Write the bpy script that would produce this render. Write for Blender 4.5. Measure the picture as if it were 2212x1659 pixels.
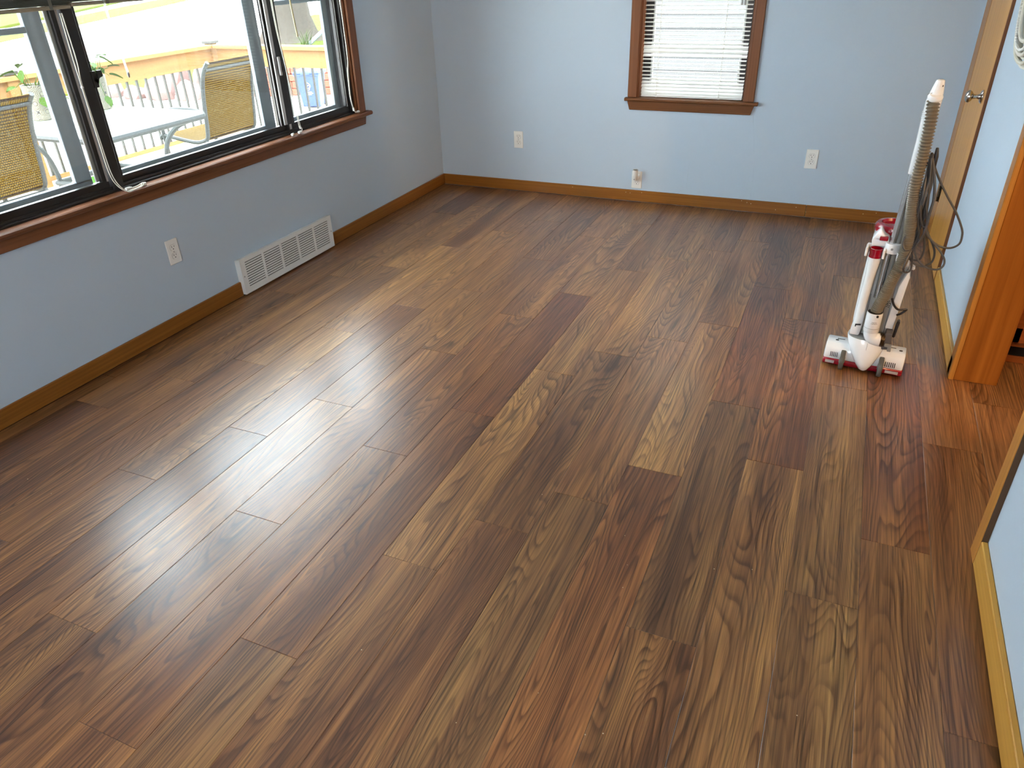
import bpy, bmesh, math, random
from mathutils import Vector, Matrix
random.seed(7)
S = bpy.context.scene
for o in list(bpy.data.objects):
    bpy.data.objects.remove(o)
COL = S.collection
PI = math.pi

# ------------------------------------------------------------------ camera
R = [[0.916584, -0.357339, -0.179396], [0.398759, 0.78393, 0.475862], [-0.02941, -0.507703, 0.86103]]
cam_d = bpy.data.cameras.new('camera')
cam = bpy.data.objects.new('camera', cam_d)
COL.objects.link(cam)
M = Matrix(((R[0][0], R[0][2], -R[0][1], 2.7403), (R[1][0], R[1][2], -R[1][1], -4.8986),
            (R[2][0], R[2][2], -R[2][1], 1.5085), (0, 0, 0, 1)))
cam.matrix_world = M
cam_d.sensor_width = 36
cam_d.sensor_fit = 'HORIZONTAL'
cam_d.lens = 1586.82 / 2212 * 36
cam_d.clip_start = 0.02
cam_d.clip_end = 300
S.camera = cam

# ------------------------------------------------------------------ world, sun, exposure
W = bpy.data.worlds.new('world')
S.world = W
W.use_nodes = True
nt = W.node_tree
bg = nt.nodes['Background']
bg.inputs[0].default_value = (0.87, 0.94, 1.04, 1)
bg.inputs[1].default_value = 14.5
sun_d = bpy.data.lights.new('sun', 'SUN')
sun_d.energy = 4.0
sun_d.angle = math.radians(2)
sun_d.color = (1, 0.95, 0.85)
sun = bpy.data.objects.new('sun', sun_d)
COL.objects.link(sun)
sun.rotation_euler = Vector((-0.45, 0.62, -1.15)).to_track_quat('-Z', 'Y').to_euler()
S.view_settings.view_transform = 'Standard'
S.view_settings.look = 'None'
S.view_settings.gamma = 1
S.view_settings.exposure = 0.45
S.view_settings.use_curve_mapping = False


# ------------------------------------------------------------------ helpers
def srgb(r, g, b):
    def f(c):
        c /= 255
        return c / 12.92 if c <= 0.04045 else ((c + 0.055) / 1.055) ** 2.4
    return (f(r), f(g), f(b), 1)


class NT:
    def __init__(s, m):
        m.use_nodes = True
        s.t = m.node_tree
        s.b = s.t.nodes['Principled BSDF']
        s.out = s.t.nodes['Material Output']

    def n(s, typ, **kw):
        nd = s.t.nodes.new(typ)
        for k, v in kw.items():
            if k.startswith('i_'):
                key = k[2:]
                nd.inputs[int(key) if key.isdigit() else key.replace('_', ' ')].default_value = v
            else:
                setattr(nd, k, v)
        return nd

    def l(s, a, b):
        s.t.links.new(a, b)

    def math(s, op, a, b=None, c=None):
        nd = s.t.nodes.new('ShaderNodeMath')
        nd.operation = op
        for i, v in enumerate((a, b, c)):
            if v is None:
                continue
            if isinstance(v, (int, float)):
                nd.inputs[i].default_value = v
            else:
                s.l(v, nd.inputs[i])
        return nd.outputs[0]

    def mix(s, fac, a, b, blend='MIX'):
        nd = s.t.nodes.new('ShaderNodeMix')
        nd.data_type = 'RGBA'
        nd.blend_type = blend
        for i, v in ((0, fac), (6, a), (7, b)):
            if isinstance(v, (int, float, tuple)):
                nd.inputs[i].default_value = v
            else:
                s.l(v, nd.inputs[i])
        return nd.outputs[2]

    def ramp(s, fac, stops, interp='LINEAR'):
        nd = s.t.nodes.new('ShaderNodeValToRGB')
        cr = nd.color_ramp
        cr.interpolation = interp
        while len(cr.elements) < len(stops):
            cr.elements.new(0.5)
        for e, (p, c) in zip(cr.elements, stops):
            e.position = p
            e.color = c if isinstance(c, tuple) else (c, c, c, 1)
        s.l(fac, nd.inputs[0])
        return nd.outputs[0]


MATS = {}


def mat(name, col, rough=0.5, metal=0.0, spec=0.5, var=0.06, scale=30, bump=0.0, coat=0.0):
    """plain surface with a little procedural unevenness"""
    if name in MATS:
        return MATS[name]
    m = bpy.data.materials.new(name)
    t = NT(m)
    c = t.n('ShaderNodeTexCoord')
    no = t.n('ShaderNodeTexNoise', i_Scale=scale, i_Detail=4.0)
    t.l(c.outputs['Object'], no.inputs['Vector'])
    dark = tuple(x * (1 - var) for x in col[:3]) + (1,)
    lite = tuple(min(1, x * (1 + var)) for x in col[:3]) + (1,)
    t.l(t.mix(no.outputs[0], dark, lite), t.b.inputs['Base Color'])
    t.b.inputs['Roughness'].default_value = rough
    t.b.inputs['Metallic'].default_value = metal
    t.b.inputs['Specular IOR Level'].default_value = spec
    if coat:
        t.b.inputs['Coat Weight'].default_value = coat
        t.b.inputs['Coat Roughness'].default_value = 0.1
    if bump:
        bp = t.n('ShaderNodeBump', i_Strength=bump, i_Distance=0.002)
        t.l(no.outputs[0], bp.inputs['Height'])
        t.l(bp.outputs[0], t.b.inputs['Normal'])
    MATS[name] = m
    return m


def wood(name, c_dark, c_light, axis='Y', rough=0.35, fine=90, spec=0.25):
    """oak trim: long grain along an axis"""
    if name in MATS:
        return MATS[name]
    m = bpy.data.materials.new(name)
    t = NT(m)
    c = t.n('ShaderNodeTexCoord')
    mp = t.n('ShaderNodeMapping')
    sc = {'X': (1.2, fine, fine), 'Y': (fine, 1.2, fine), 'Z': (fine, fine, 1.2)}[axis]
    mp.inputs['Scale'].default_value = sc
    t.l(c.outputs['Object'], mp.inputs['Vector'])
    n1 = t.n('ShaderNodeTexNoise', i_Scale=1.0, i_Detail=5.0, i_Distortion=0.4)
    t.l(mp.outputs[0], n1.inputs['Vector'])
    mp2 = t.n('ShaderNodeMapping')
    mp2.inputs['Scale'].default_value = tuple(x * 0.12 for x in sc)
    t.l(c.outputs['Object'], mp2.inputs['Vector'])
    n2 = t.n('ShaderNodeTexNoise', i_Scale=1.0, i_Detail=3.0, i_Distortion=0.8)
    t.l(mp2.outputs[0], n2.inputs['Vector'])
    f = t.math('ADD', t.math('MULTIPLY', n1.outputs[0], 0.45), t.math('MULTIPLY', n2.outputs[0], 0.55))
    t.l(t.ramp(f, [(0.32, c_dark), (0.66, c_light)]), t.b.inputs['Base Color'])
    t.b.inputs['Roughness'].default_value = rough
    t.b.inputs['Specular IOR Level'].default_value = spec
    bp = t.n('ShaderNodeBump', i_Strength=0.08, i_Distance=0.001)
    t.l(n1.outputs[0], bp.inputs['Height'])
    t.l(bp.outputs[0], t.b.inputs['Normal'])
    MATS[name] = m
    return m


def plank_material():
    m = bpy.data.materials.new('vinyl_plank')
    t = NT(m)
    c = t.n('ShaderNodeTexCoord')
    oi = t.n('ShaderNodeObjectInfo')
    sep = t.n('ShaderNodeSeparateColor')
    t.l(oi.outputs['Color'], sep.inputs[0])
    xyz = t.n('ShaderNodeSeparateXYZ')
    t.l(c.outputs['Object'], xyz.inputs[0])
    u, v = xyz.outputs[0], xyz.outputs[1]
    seed = t.math('MULTIPLY', oi.outputs['Object Index'], 3.71)

    def vec(su, sv, off=0.0):
        cb = t.n('ShaderNodeCombineXYZ')
        t.l(t.math('MULTIPLY', u, su), cb.inputs[0])
        t.l(t.math('MULTIPLY', v, sv), cb.inputs[1])
        t.l(t.math('ADD', seed, off), cb.inputs[2])
        return cb.outputs[0]

    def noise(vc, detail=2.0, rough=0.5, dist=0.0):
        nd = t.n('ShaderNodeTexNoise', i_Scale=1.0, i_Detail=detail, i_Roughness=rough, i_Distortion=dist)
        t.l(vc, nd.inputs['Vector'])
        return nd.outputs[0]
    # growth rings: contour lines of a long smooth field (cathedrals, ovals, straight grain)
    field = noise(vec(7.0, 0.95), 1.4, 0.42, 0.3)
    field2 = noise(vec(30.0, 5.5, 7.0), 2.0, 0.5)
    h = t.math('ADD', t.math('MULTIPLY', field, 30.0), t.math('MULTIPLY', field2, 0.42))
    h = t.math('ADD', h, t.math('MULTIPLY', u, 55.0))
    fr = t.math('FRACT', h)
    ring = t.ramp(fr, [(0.0, 0.0), (0.10, 0.0), (0.34, 0.62), (0.80, 1.0), (0.93, 0.75), (1.0, 0.0)])
    vis = t.ramp(noise(vec(11.0, 1.0, 31.0), 2.0), [(0.34, 0.30), (0.60, 1.0)])
    # fibres
    fib = noise(vec(330.0, 8.0, 3.0), 2.0, 0.6)
    fib3 = noise(vec(230.0, 3.4, 23.0), 2.0, 0.6)
    fib2 = noise(vec(85.0, 1.9, 13.0), 3.0, 0.6)
    # broad colour drift across the board
    drift = noise(vec(9.0, 0.8, 51.0), 2.0, 0.5)
    warm = noise(vec(5.0, 1.3, 77.0), 1.0)
    tone = t.math('ADD', t.math('MULTIPLY', drift, 0.80), t.math('MULTIPLY', fib2, 0.62))
    tone = t.math('ADD', tone, t.math('SUBTRACT', sep.outputs[0], 0.70))
    base = t.ramp(tone, [(0.18, srgb(84, 52, 32)), (0.41, srgb(126, 84, 49)), (0.58, srgb(158, 112, 66)), (0.82, srgb(196, 148, 86))])
    redd = t.mix(t.math('MULTIPLY', sep.outputs[1], t.math('ADD', warm, 0.1)), base, (1.10, 0.78, 0.66, 1), 'MULTIPLY')
    gray = t.mix(sep.outputs[2], redd, (0.93, 0.99, 1.02, 1), 'MULTIPLY')
    rs = t.math('MULTIPLY', vis, 0.95)
    dark = t.mix(1.0, gray, (0.36, 0.30, 0.28, 1), 'MULTIPLY')
    lines = t.mix(t.math('MULTIPLY', t.math('SUBTRACT', 1.0, ring), rs), gray, dark)
    fr2 = t.ramp(fib, [(0.3, 0.70), (0.5, 1.0), (0.72, 1.15)])
    fr3 = t.ramp(fib3, [(0.34, 0.46), (0.47, 0.98), (0.70, 1.22)])
    fin = t.mix(0.85, lines, fr2, 'MULTIPLY')
    fin = t.mix(0.9, fin, fr3, 'MULTIPLY')
    t.l(fin, t.b.inputs['Base Color'])
    t.b.inputs['Roughness'].default_value = 0.36
    rr = t.ramp(fib, [(0.3, 0.52), (0.7, 0.42)])
    t.l(rr, t.b.inputs['Roughness'])
    t.b.inputs['Specular IOR Level'].default_value = 0.25
    t.b.inputs['Coat Weight'].default_value = 1.0
    t.b.inputs['Coat Roughness'].default_value = 0.30
    bp = t.n('ShaderNodeBump', i_Strength=0.22, i_Distance=0.0006)
    t.l(t.math('ADD', fib, t.math('MULTIPLY', ring, 0.3)), bp.inputs['Height'])
    t.l(bp.outputs[0], t.b.inputs['Normal'])
    return m


def wall_material():
    m = bpy.data.materials.new('painted_wall')
    t = NT(m)
    c = t.n('ShaderNodeTexCoord')
    n1 = t.n('ShaderNodeTexNoise', i_Scale=420.0, i_Detail=3.0)
    n2 = t.n('ShaderNodeTexNoise', i_Scale=2.2, i_Detail=3.0)
    t.l(c.outputs['Object'], n1.inputs['Vector'])
    t.l(c.outputs['Object'], n2.inputs['Vector'])
    t.l(t.mix(n2.outputs[0], srgb(186, 202, 216), srgb(191, 206, 220)), t.b.inputs['Base Color'])
    t.b.inputs['Roughness'].default_value = 0.5
    t.b.inputs['Specular IOR Level'].default_value = 0.4
    bp = t.n('ShaderNodeBump', i_Strength=0.12, i_Distance=0.001)
    t.l(t.math('ADD', n1.outputs[0], t.math('MULTIPLY', n2.outputs[0], 0.6)), bp.inputs['Height'])
    t.l(bp.outputs[0], t.b.inputs['Normal'])
    return m


def glass_material(name='window_glass', tint=(0.97, 0.99, 0.98, 1), haze=0.0012, hazecol=(0.9, 0.93, 0.95, 1)):
    m = bpy.data.materials.new(name)
    m.use_nodes = True
    t = m.node_tree
    t.nodes.clear()
    out = t.nodes.new('ShaderNodeOutputMaterial')
    tr = t.nodes.new('ShaderNodeBsdfTransparent')
    tr.inputs[0].default_value = tint
    gl = t.nodes.new('ShaderNodeBsdfGlossy')
    gl.inputs['Roughness'].default_value = 0.02
    # Schlick reflectance, the same from either face of the pane
    lw = t.nodes.new('ShaderNodeLayerWeight')
    pw = t.nodes.new('ShaderNodeMath')
    pw.operation = 'POWER'
    pw.inputs[1].default_value = 5
    t.links.new(lw.outputs['Facing'], pw.inputs[0])
    fr = t.nodes.new('ShaderNodeMath')
    fr.operation = 'MULTIPLY_ADD'
    fr.inputs[1].default_value = 0.9
    fr.inputs[2].default_value = 0.035
    t.links.new(pw.outputs[0], fr.inputs[0])
    mx = t.nodes.new('ShaderNodeMixShader')
    t.links.new(fr.outputs[0], mx.inputs[0])
    t.links.new(tr.outputs[0], mx.inputs[1])
    t.links.new(gl.outputs[0], mx.inputs[2])
    # dusty film on the pane
    df = t.nodes.new('ShaderNodeBsdfTranslucent')
    df.inputs[0].default_value = hazecol
    no = t.nodes.new('ShaderNodeTexNoise')
    no.inputs['Scale'].default_value = 5
    mm = t.nodes.new('ShaderNodeMath')
    mm.operation = 'MULTIPLY'
    mm.inputs[1].default_value = haze * 2
    t.links.new(no.outputs[0], mm.inputs[0])
    m2 = t.nodes.new('ShaderNodeMixShader')
    t.links.new(mm.outputs[0], m2.inputs[0])
    t.links.new(mx.outputs[0], m2.inputs[1])
    t.links.new(df.outputs[0], m2.inputs[2])
    t.links.new(m2.outputs[0], out.inputs[0])
    return m


class MB:
    """collects shapes, then links them as ONE mesh object"""

    def __init__(s):
        s.v = []
        s.f = []

    def add(s, vs, fs):
        o = len(s.v)
        s.v += [tuple(x) for x in vs]
        s.f += [tuple(i + o for i in f) for f in fs]
        return s

    def box(s, x0, x1, y0, y1, z0, z1):
        return s.add([(x0, y0, z0), (x1, y0, z0), (x1, y1, z0), (x0, y1, z0),
                      (x0, y0, z1), (x1, y0, z1), (x1, y1, z1), (x0, y1, z1)],
                     [(0, 3, 2, 1), (4, 5, 6, 7), (0, 1, 5, 4), (1, 2, 6, 5), (2, 3, 7, 6), (3, 0, 4, 7)])

    def prism(s, poly, axis, a, b):
        """2-D outline pushed along an axis: x -> (y,z), y -> (x,z), z -> (x,y)"""
        def P(p, h):
            return {'x': (h, p[0], p[1]), 'y': (p[0], h, p[1]), 'z': (p[0], p[1], h)}[axis]
        n = len(poly)
        vs = [P(p, a) for p in poly] + [P(p, b) for p in poly]
        fs = [tuple(range(n))[::-1], tuple(range(n, 2 * n))]
        fs += [(i, (i + 1) % n, n + (i + 1) % n, n + i) for i in range(n)]
        return s.add(vs, fs)

    def loft(s, rings, cap=True):
        n = len(rings[0])
        vs = [p for r in rings for p in r]
        fs = []
        for k in range(len(rings) - 1):
            for i in range(n):
                j = (i + 1) % n
                fs.append((k * n + i, k * n + j, (k + 1) * n + j, (k + 1) * n + i))
        if cap:
            fs.append(tuple(range(n))[::-1])
            fs.append(tuple((len(rings) - 1) * n + i for i in range(n)))
        return s.add(vs, fs)

    def tube(s, path, r, n=10, closed=False, cap=True):
        pts = [Vector(p) for p in path]
        N = len(pts)
        rs = r if isinstance(r, (list, tuple)) else [r] * N
        rings = []
        up = None
        for i in range(N):
            if closed:
                d = pts[(i + 1) % N] - pts[i - 1]
            else:
                d = pts[min(i + 1, N - 1)] - pts[max(i - 1, 0)]
            if d.length < 1e-9:
                d = Vector((0, 0, 1))
            d.normalize()
            if up is None:
                up = Vector((0, 0, 1)) if abs(d.z) < 0.9 else Vector((1, 0, 0))
            sd = d.cross(up)
            if sd.length < 1e-6:
                sd = d.orthogonal()
            sd.normalize()
            up = sd.cross(d).normalized()
            rings.append([pts[i] + sd * (rs[i] * math.cos(2 * PI * k / n)) + up * (rs[i] * math.sin(2 * PI * k / n)) for k in range(n)])
        if closed:
            rings.append(rings[0])
            return s.loft(rings, False)
        return s.loft(rings, cap)

    def lathe(s, prof, c=(0, 0, 0), n=24, axis='z', cap=True):
        rings = []
        for r, h in prof:
            ring = []
            for k in range(n):
                a = 2 * PI * k / n
                x, y = r * math.cos(a), r * math.sin(a)
                q = {'z': (x, y, h), 'x': (h, x, y), 'y': (y, h, x)}[axis]
                ring.append((c[0] + q[0], c[1] + q[1], c[2] + q[2]))
            rings.append(ring)
        return s.loft(rings, cap)

    def build(s, name, m, parent=None, bevel=0.0, seg=1, smooth=False, loc=None):
        me = bpy.data.meshes.new(name)
        vs = s.v
        if loc:
            vs = [(x - loc[0], y - loc[1], z - loc[2]) for x, y, z in vs]
        me.from_pydata(vs, [], s.f)
        bm = bmesh.new()
        bm.from_mesh(me)
        bmesh.ops.recalc_face_normals(bm, faces=bm.faces)
        if bevel:
            ed = [e for e in bm.edges if len(e.link_faces) == 2 and e.calc_face_angle(0) > 0.6]
            bmesh.ops.bevel(bm, geom=ed, offset=bevel, segments=seg, affect='EDGES', profile=0.5)
        bm.to_mesh(me)
        bm.free()
        if smooth:
            for p in me.polygons:
                p.use_smooth = True
            if hasattr(me, 'set_sharp_from_angle'):
                me.set_sharp_from_angle(angle=math.radians(40))
        me.materials.append(m)
        o = bpy.data.objects.new(name, me)
        COL.objects.link(o)
        if loc:
            o.location = loc
        if parent:
            o.parent = parent
        return o


def tag(o, label=None, cat=None, group=None, kind=None):
    for k, v in (('label', label), ('category', cat), ('group', group), ('kind', kind)):
        if v:
            o[k] = v
    return o


def empty(name, loc, label, cat, rz=0.0, group=None):
    o = bpy.data.objects.new(name, None)
    o.empty_display_size = 0.1
    COL.objects.link(o)
    o.location = loc
    o.rotation_euler = (0, 0, rz)
    return tag(o, label, cat, group)


def copy_part(o, parent, loc=None, rot=None):
    c = o.copy()
    COL.objects.link(c)
    c.parent = parent
    if loc is not None:
        c.location = loc
    if rot is not None:
        c.rotation_euler = rot
    return c


def struct(mb, name, m, parent=None, **kw):
    return tag(mb.build(name, m, parent, **kw), kind='structure' if parent is None else None)


def catmull(pts, sub=8, closed=False):
    P = [Vector(p) for p in pts]
    n = len(P)
    out = []
    rng = range(n) if closed else range(n - 1)
    for i in rng:
        if closed:
            a, b, c, d = P[i - 1], P[i], P[(i + 1) % n], P[(i + 2) % n]
        else:
            a, b, c, d = P[max(i - 1, 0)], P[i], P[i + 1], P[min(i + 2, n - 1)]
        for k in range(sub):
            t = k / sub
            out.append(0.5 * ((2 * b) + (c - a) * t + (2 * a - 5 * b + 4 * c - d) * t * t + (3 * b - a - 3 * c + d) * t ** 3))
    if not closed:
        out.append(P[-1])
    return out


# ------------------------------------------------------------------ materials
m_wall = wall_material()
m_plank = plank_material()
m_ceil = mat('ceiling_paint', srgb(232, 230, 224), 0.9, var=0.02)
m_base = wood('oak_baseboard', srgb(118, 70, 26), srgb(160, 104, 44), 'Y', 0.32)
m_basex = wood('oak_baseboard_cross', srgb(118, 70, 26), srgb(160, 104, 44), 'X', 0.32)
m_baser = wood('golden_oak_baseboard', srgb(176, 122, 44), srgb(214, 164, 78), 'Y', 0.35)
m_trim = wood('red_oak_trim', srgb(98, 58, 34), srgb(136, 86, 54), 'Z', 0.38)
m_trimy = wood('red_oak_trim_long', srgb(100, 60, 36), srgb(138, 88, 56), 'Y', 0.38)
m_trimx = wood('red_oak_trim_cross', srgb(100, 60, 30), srgb(140, 88, 46), 'X', 0.38)
m_door = wood('honey_oak_door', srgb(184, 126, 56), srgb(214, 160, 82), 'Z', 0.35, 60)
m_doorc = wood('oak_casing', srgb(150, 98, 44), srgb(182, 124, 60), 'Z', 0.35)
m_jamb = wood('oak_jamb', srgb(118, 60, 14), srgb(176, 106, 36), 'Z', 0.35, 45)
m_jambl = wood('oak_jamb_casing', srgb(168, 108, 42), srgb(198, 138, 64), 'Z', 0.35)
m_cab = wood('oak_cabinet', srgb(110, 56, 22), srgb(148, 80, 34), 'X', 0.35)
m_dark = mat('shadow_gap', srgb(30, 22, 18), 0.9)
m_bronze = mat('bronze_frame', srgb(40, 36, 34), 0.38, 0.2)
m_storm = mat('grey_storm_frame', srgb(116, 124, 130), 0.45, 0.3)
m_alu = mat('pale_aluminium', srgb(176, 172, 170), 0.35, 0.5)
m_glass = glass_material()
m_blind = mat('blind_vinyl', srgb(236, 236, 230), 0.45, var=0.02)
m_blindo = mat('blind_slat_grey', srgb(104, 104, 94), 0.4, var=0.03)
m_cord = mat('cord_white', srgb(228, 222, 208), 0.6)
m_white = mat('white_plate', srgb(236, 234, 228), 0.35, var=0.015)
m_slot = mat('dark_slot', srgb(26, 24, 24), 0.6)
m_screw = mat('screw_metal', srgb(170, 170, 168), 0.3, 0.8)
m_vent = mat('vent_enamel', srgb(232, 233, 230), 0.35, var=0.015)
m_chrome = mat('nickel', srgb(190, 184, 176), 0.14, 1.0)
m_hinge = mat('bronze_hinge', srgb(74, 58, 40), 0.35, 0.8)
m_vwhite = mat('vacuum_white', srgb(238, 240, 240), 0.22, var=0.01, coat=0.4)
m_vgrey = mat('vacuum_grey', srgb(142, 142, 138), 0.35, 0.1)
m_vlight = mat('vacuum_light_grey', srgb(198, 200, 198), 0.3)
m_vred = mat('vacuum_red', srgb(152, 8, 34), 0.22, var=0.03, coat=0.5)
m_rubber = mat('rubber_grey', srgb(86, 86, 80), 0.7, bump=0.1)
m_black = mat('black_plastic', srgb(34, 30, 30), 0.4)
m_hose = mat('hose_taupe', srgb(122, 113, 97), 0.3, 0.15)
m_silver = mat('silver_tube', srgb(200, 204, 206), 0.2, 0.75)
m_cable = mat('grey_cable', srgb(78, 76, 74), 0.45)
m_print = mat('grey_print', srgb(96, 92, 92), 0.6)
m_sticker = mat('silver_sticker', srgb(196, 190, 186), 0.35, 0.3)
m_cream = mat('cream_cord', srgb(214, 208, 190), 0.55)
m_deck = mat('deck_board_grey', srgb(186, 178, 166), 0.7, spec=0.05, var=0.1, scale=8)
m_cedar = wood('cedar_rail', srgb(110, 76, 40), srgb(138, 100, 58), 'Y', 0.7, 30)
m_cedarx = wood('cedar_rail_cross', srgb(110, 76, 40), srgb(138, 100, 58), 'X', 0.7, 30)
m_balu = mat('baluster_bronze', srgb(46, 42, 36), 0.5, 0.2)
m_frame = mat('patio_frame_grey', srgb(46, 46, 44), 0.5, 0.2)
m_tabletop = glass_material('frosted_table_glass', (0.86, 0.92, 0.90, 1), 0.30)
m_conc = mat('concrete', srgb(206, 202, 194), 0.9, spec=0.05, var=0.08, scale=3)
m_grass = mat('grass', srgb(62, 68, 16), 0.9, spec=0.05, var=0.35, scale=6)
m_turf = mat('green_turf', srgb(40, 76, 14), 0.9, spec=0.05, var=0.2, scale=60)
m_leaf = mat('leaf_green', srgb(46, 66, 20), 0.5, spec=0.05, var=0.2, scale=20)
m_lily = mat('lily_leaf', srgb(50, 66, 20), 0.6, spec=0.05, var=0.25, scale=9)
m_stone = mat('pink_stone', srgb(112, 88, 84), 0.9, spec=0.05, var=0.25, scale=9, bump=0.5)
m_block = mat('red_block', srgb(128, 70, 56), 0.9, spec=0.05, var=0.2, scale=12, bump=0.4)
m_bark = mat('bark', srgb(62, 56, 50), 0.95, spec=0.05, var=0.35, scale=14, bump=0.8)
m_bin = mat('blue_bin', srgb(34, 52, 112), 0.5, var=0.08)
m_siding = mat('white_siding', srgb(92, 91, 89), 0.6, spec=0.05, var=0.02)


def sling_material():
    """woven yellow mesh with brown gaps"""
    m = bpy.data.materials.new('woven_sling')
    t = NT(m)
    c = t.n('ShaderNodeTexCoord')
    br = t.n('ShaderNodeTexBrick', i_Scale=1.0)
    br.inputs['Brick Width'].default_value = 0.016
    br.inputs['Row Height'].default_value = 0.012
    br.inputs['Mortar Size'].default_value = 0.0026
    br.inputs['Color1'].default_value = srgb(132, 106, 36)
    br.inputs['Color2'].default_value = srgb(124, 98, 32)
    br.inputs['Mortar'].default_value = srgb(44, 26, 8)
    mp = t.n('ShaderNodeMapping')
    mp.inputs['Rotation'].default_value = (PI / 2, 0, PI / 2)
    t.l(c.outputs['Object'], mp.inputs['Vector'])
    cb = t.n('ShaderNodeCombineXYZ')
    sx = t.n('ShaderNodeSeparateXYZ')
    t.l(c.outputs['Object'], sx.inputs[0])
    t.l(sx.outputs[1], cb.inputs[0])
    t.l(t.math('SUBTRACT', sx.outputs[2], sx.outputs[0]), cb.inputs[1])
    t.l(cb.outputs[0], br.inputs['Vector'])
    t.l(br.outputs[0], t.b.inputs['Base Color'])
    t.b.inputs['Roughness'].default_value = 0.7
    t.b.inputs['Specular IOR Level'].default_value = 0.1
    tl = t.n('ShaderNodeBsdfTranslucent')
    t.l(br.outputs[0], tl.inputs[0])
    mx = t.n('ShaderNodeMixShader', i_0=0.35)
    t.l(t.b.outputs[0], mx.inputs[1])
    t.l(tl.outputs[0], mx.inputs[2])
    t.l(mx.outputs[0], t.out.inputs[0])
    return m


def pot_material():
    """cream pot printed with blue-black petals"""
    m = bpy.data.materials.new('printed_pot')
    t = NT(m)
    c = t.n('ShaderNodeTexCoord')
    sx = t.n('ShaderNodeSeparateXYZ')
    t.l(c.outputs['Object'], sx.inputs[0])
    ang = t.math('ARCTAN2', sx.outputs[1], sx.outputs[0])
    a = t.math('MULTIPLY', ang, 4.0)
    z = t.math('MULTIPLY', sx.outputs[2], 52.0)
    w = t.math('ADD', t.math('SINE', a), t.math('COSINE', z))
    w = t.math('ABSOLUTE', w)
    w2 = t.math('ABSOLUTE', t.math('SINE', t.math('MULTIPLY', w, 5.5)))
    t.l(t.ramp(w2, [(0.3, srgb(14, 16, 24)), (0.62, srgb(112, 104, 88))]), t.b.inputs['Base Color'])
    t.b.inputs['Roughness'].default_value = 0.5
    return m


m_sling = sling_material()
m_pot = pot_material()

# ================================================================== ROOM SHELL
WR = 3.29          # right wall plane
H = 2.44           # ceiling
YF = -6.6          # wall behind the camera
# floor: dark underlay, every board a part of its own
fl = struct(MB().box(-0.15, 5.9, YF - 0.1, 0.15, -0.06, -0.006), 'floor', m_dark)
FIRST = {-1: -0.75, 0: -0.944, 1: -0.66, 2: -0.438, 3: -1.22, 4: -0.87, 5: -0.588, 6: -1.243, 7: -.79, 8: -.455, 9: -1.238,
         10: -1.0, 11: -.785, 12: -.56, 13: -1.228, 14: -.383, 15: -.95, 16: -.66, 17: -1.25, 18: -.9}
TONE = {}
for k in ((8, 2), (14, 2), (13, 1), (12, 3), (0, 3), (6, 0), (1, 0), (11, 2), (16, 2), (10, 3), (13, 3), (4, 0)):
    TONE[k] = [-0.08, 0.3, 0.1]
for k in ((15, 0), (17, 3), (13, 0)):
    TONE[k] = [-0.14, 0.25, 0.2]
for k in ((8, 2), (14, 2), (13, 1), (16, 2), (12, 3)):
    TONE[k] = [-0.06, 0.8, 0.0]
for k in ((7, 3), (8, 3)):
    TONE[k] = [-0.02, 0.5, 0.2]
for k in ((3, 1), (4, 1), (8, 1), (10, 1), (9, 1), (12, 2), (14, 3), (5, 3), (5, 2), (15, 1), (0, 2), (1, 1), (9, 2), (2, 1)):
    TONE[k] = [0.07, 0.1, 0.0]
for k in ((13, 2), (15, 3), (15, 2), (11, 3)):
    TONE[k] = [-0.03, 0.05, 0.9]
PW, PL = 0.1819, 1.182
rnd = random.Random(11)


def plank(x0, x1, y0, y1, row, k):
    cx_, cy_ = (x0 + x1) / 2, (y0 + y1) / 2
    g, ch = 0.0003, 0.0009
    a, b, c_, d = x0 + g - cx_, x1 - g - cx_, y0 + g - cy_, y1 - g - cy_
    vs = [(a, c_, -0.005), (b, c_, -0.005), (b, d, -0.005), (a, d, -0.005),
          (a, c_, -0.0007), (b, c_, -0.0007), (b, d, -0.0007), (a, d, -0.0007),
          (a + ch, c_ + ch, 0), (b - ch, c_ + ch, 0), (b - ch, d - ch, 0), (a + ch, d - ch, 0)]
    fs = [(0, 3, 2, 1), (8, 9, 10, 11)]
    for q in (0, 4):
        fs += [(q + i, q + (i + 1) % 4, q + 4 + (i + 1) % 4, q + 4 + i) for i in range(4)]
    me = bpy.data.meshes.new('plank')
    me.from_pydata(vs, [], fs)
    me.materials.append(m_plank)
    o = bpy.data.objects.new('plank', me)
    COL.objects.link(o)
    o.parent = fl
    o.location = (cx_, cy_, 0)
    tn = TONE.get((row, k))
    if tn is None:
        tn = [rnd.uniform(-0.05, 0.04), rnd.uniform(0, 0.5), rnd.uniform(0, 0.6)]
    o.color = (0.5 + tn[0], tn[1], tn[2], 1)
    o.pass_index = rnd.randint(1, 900)


for row in range(-1, 32):
    x0 = 0.0785 + PW * row
    x1 = x0 + PW
    x0, x1 = max(x0, 0.0), min(x1, 5.8)
    top = FIRST.get(row, -((row * 0.437) % 1.18))
    ends = [0.0] + [top - PL * i for i in range(7)]
    ends = [e for e in ends if e > YF] + [YF]
    for k in range(len(ends) - 1):
        if ends[k] - ends[k + 1] > 0.02:
            plank(x0, x1, ends[k + 1], ends[k], row, k)

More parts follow.
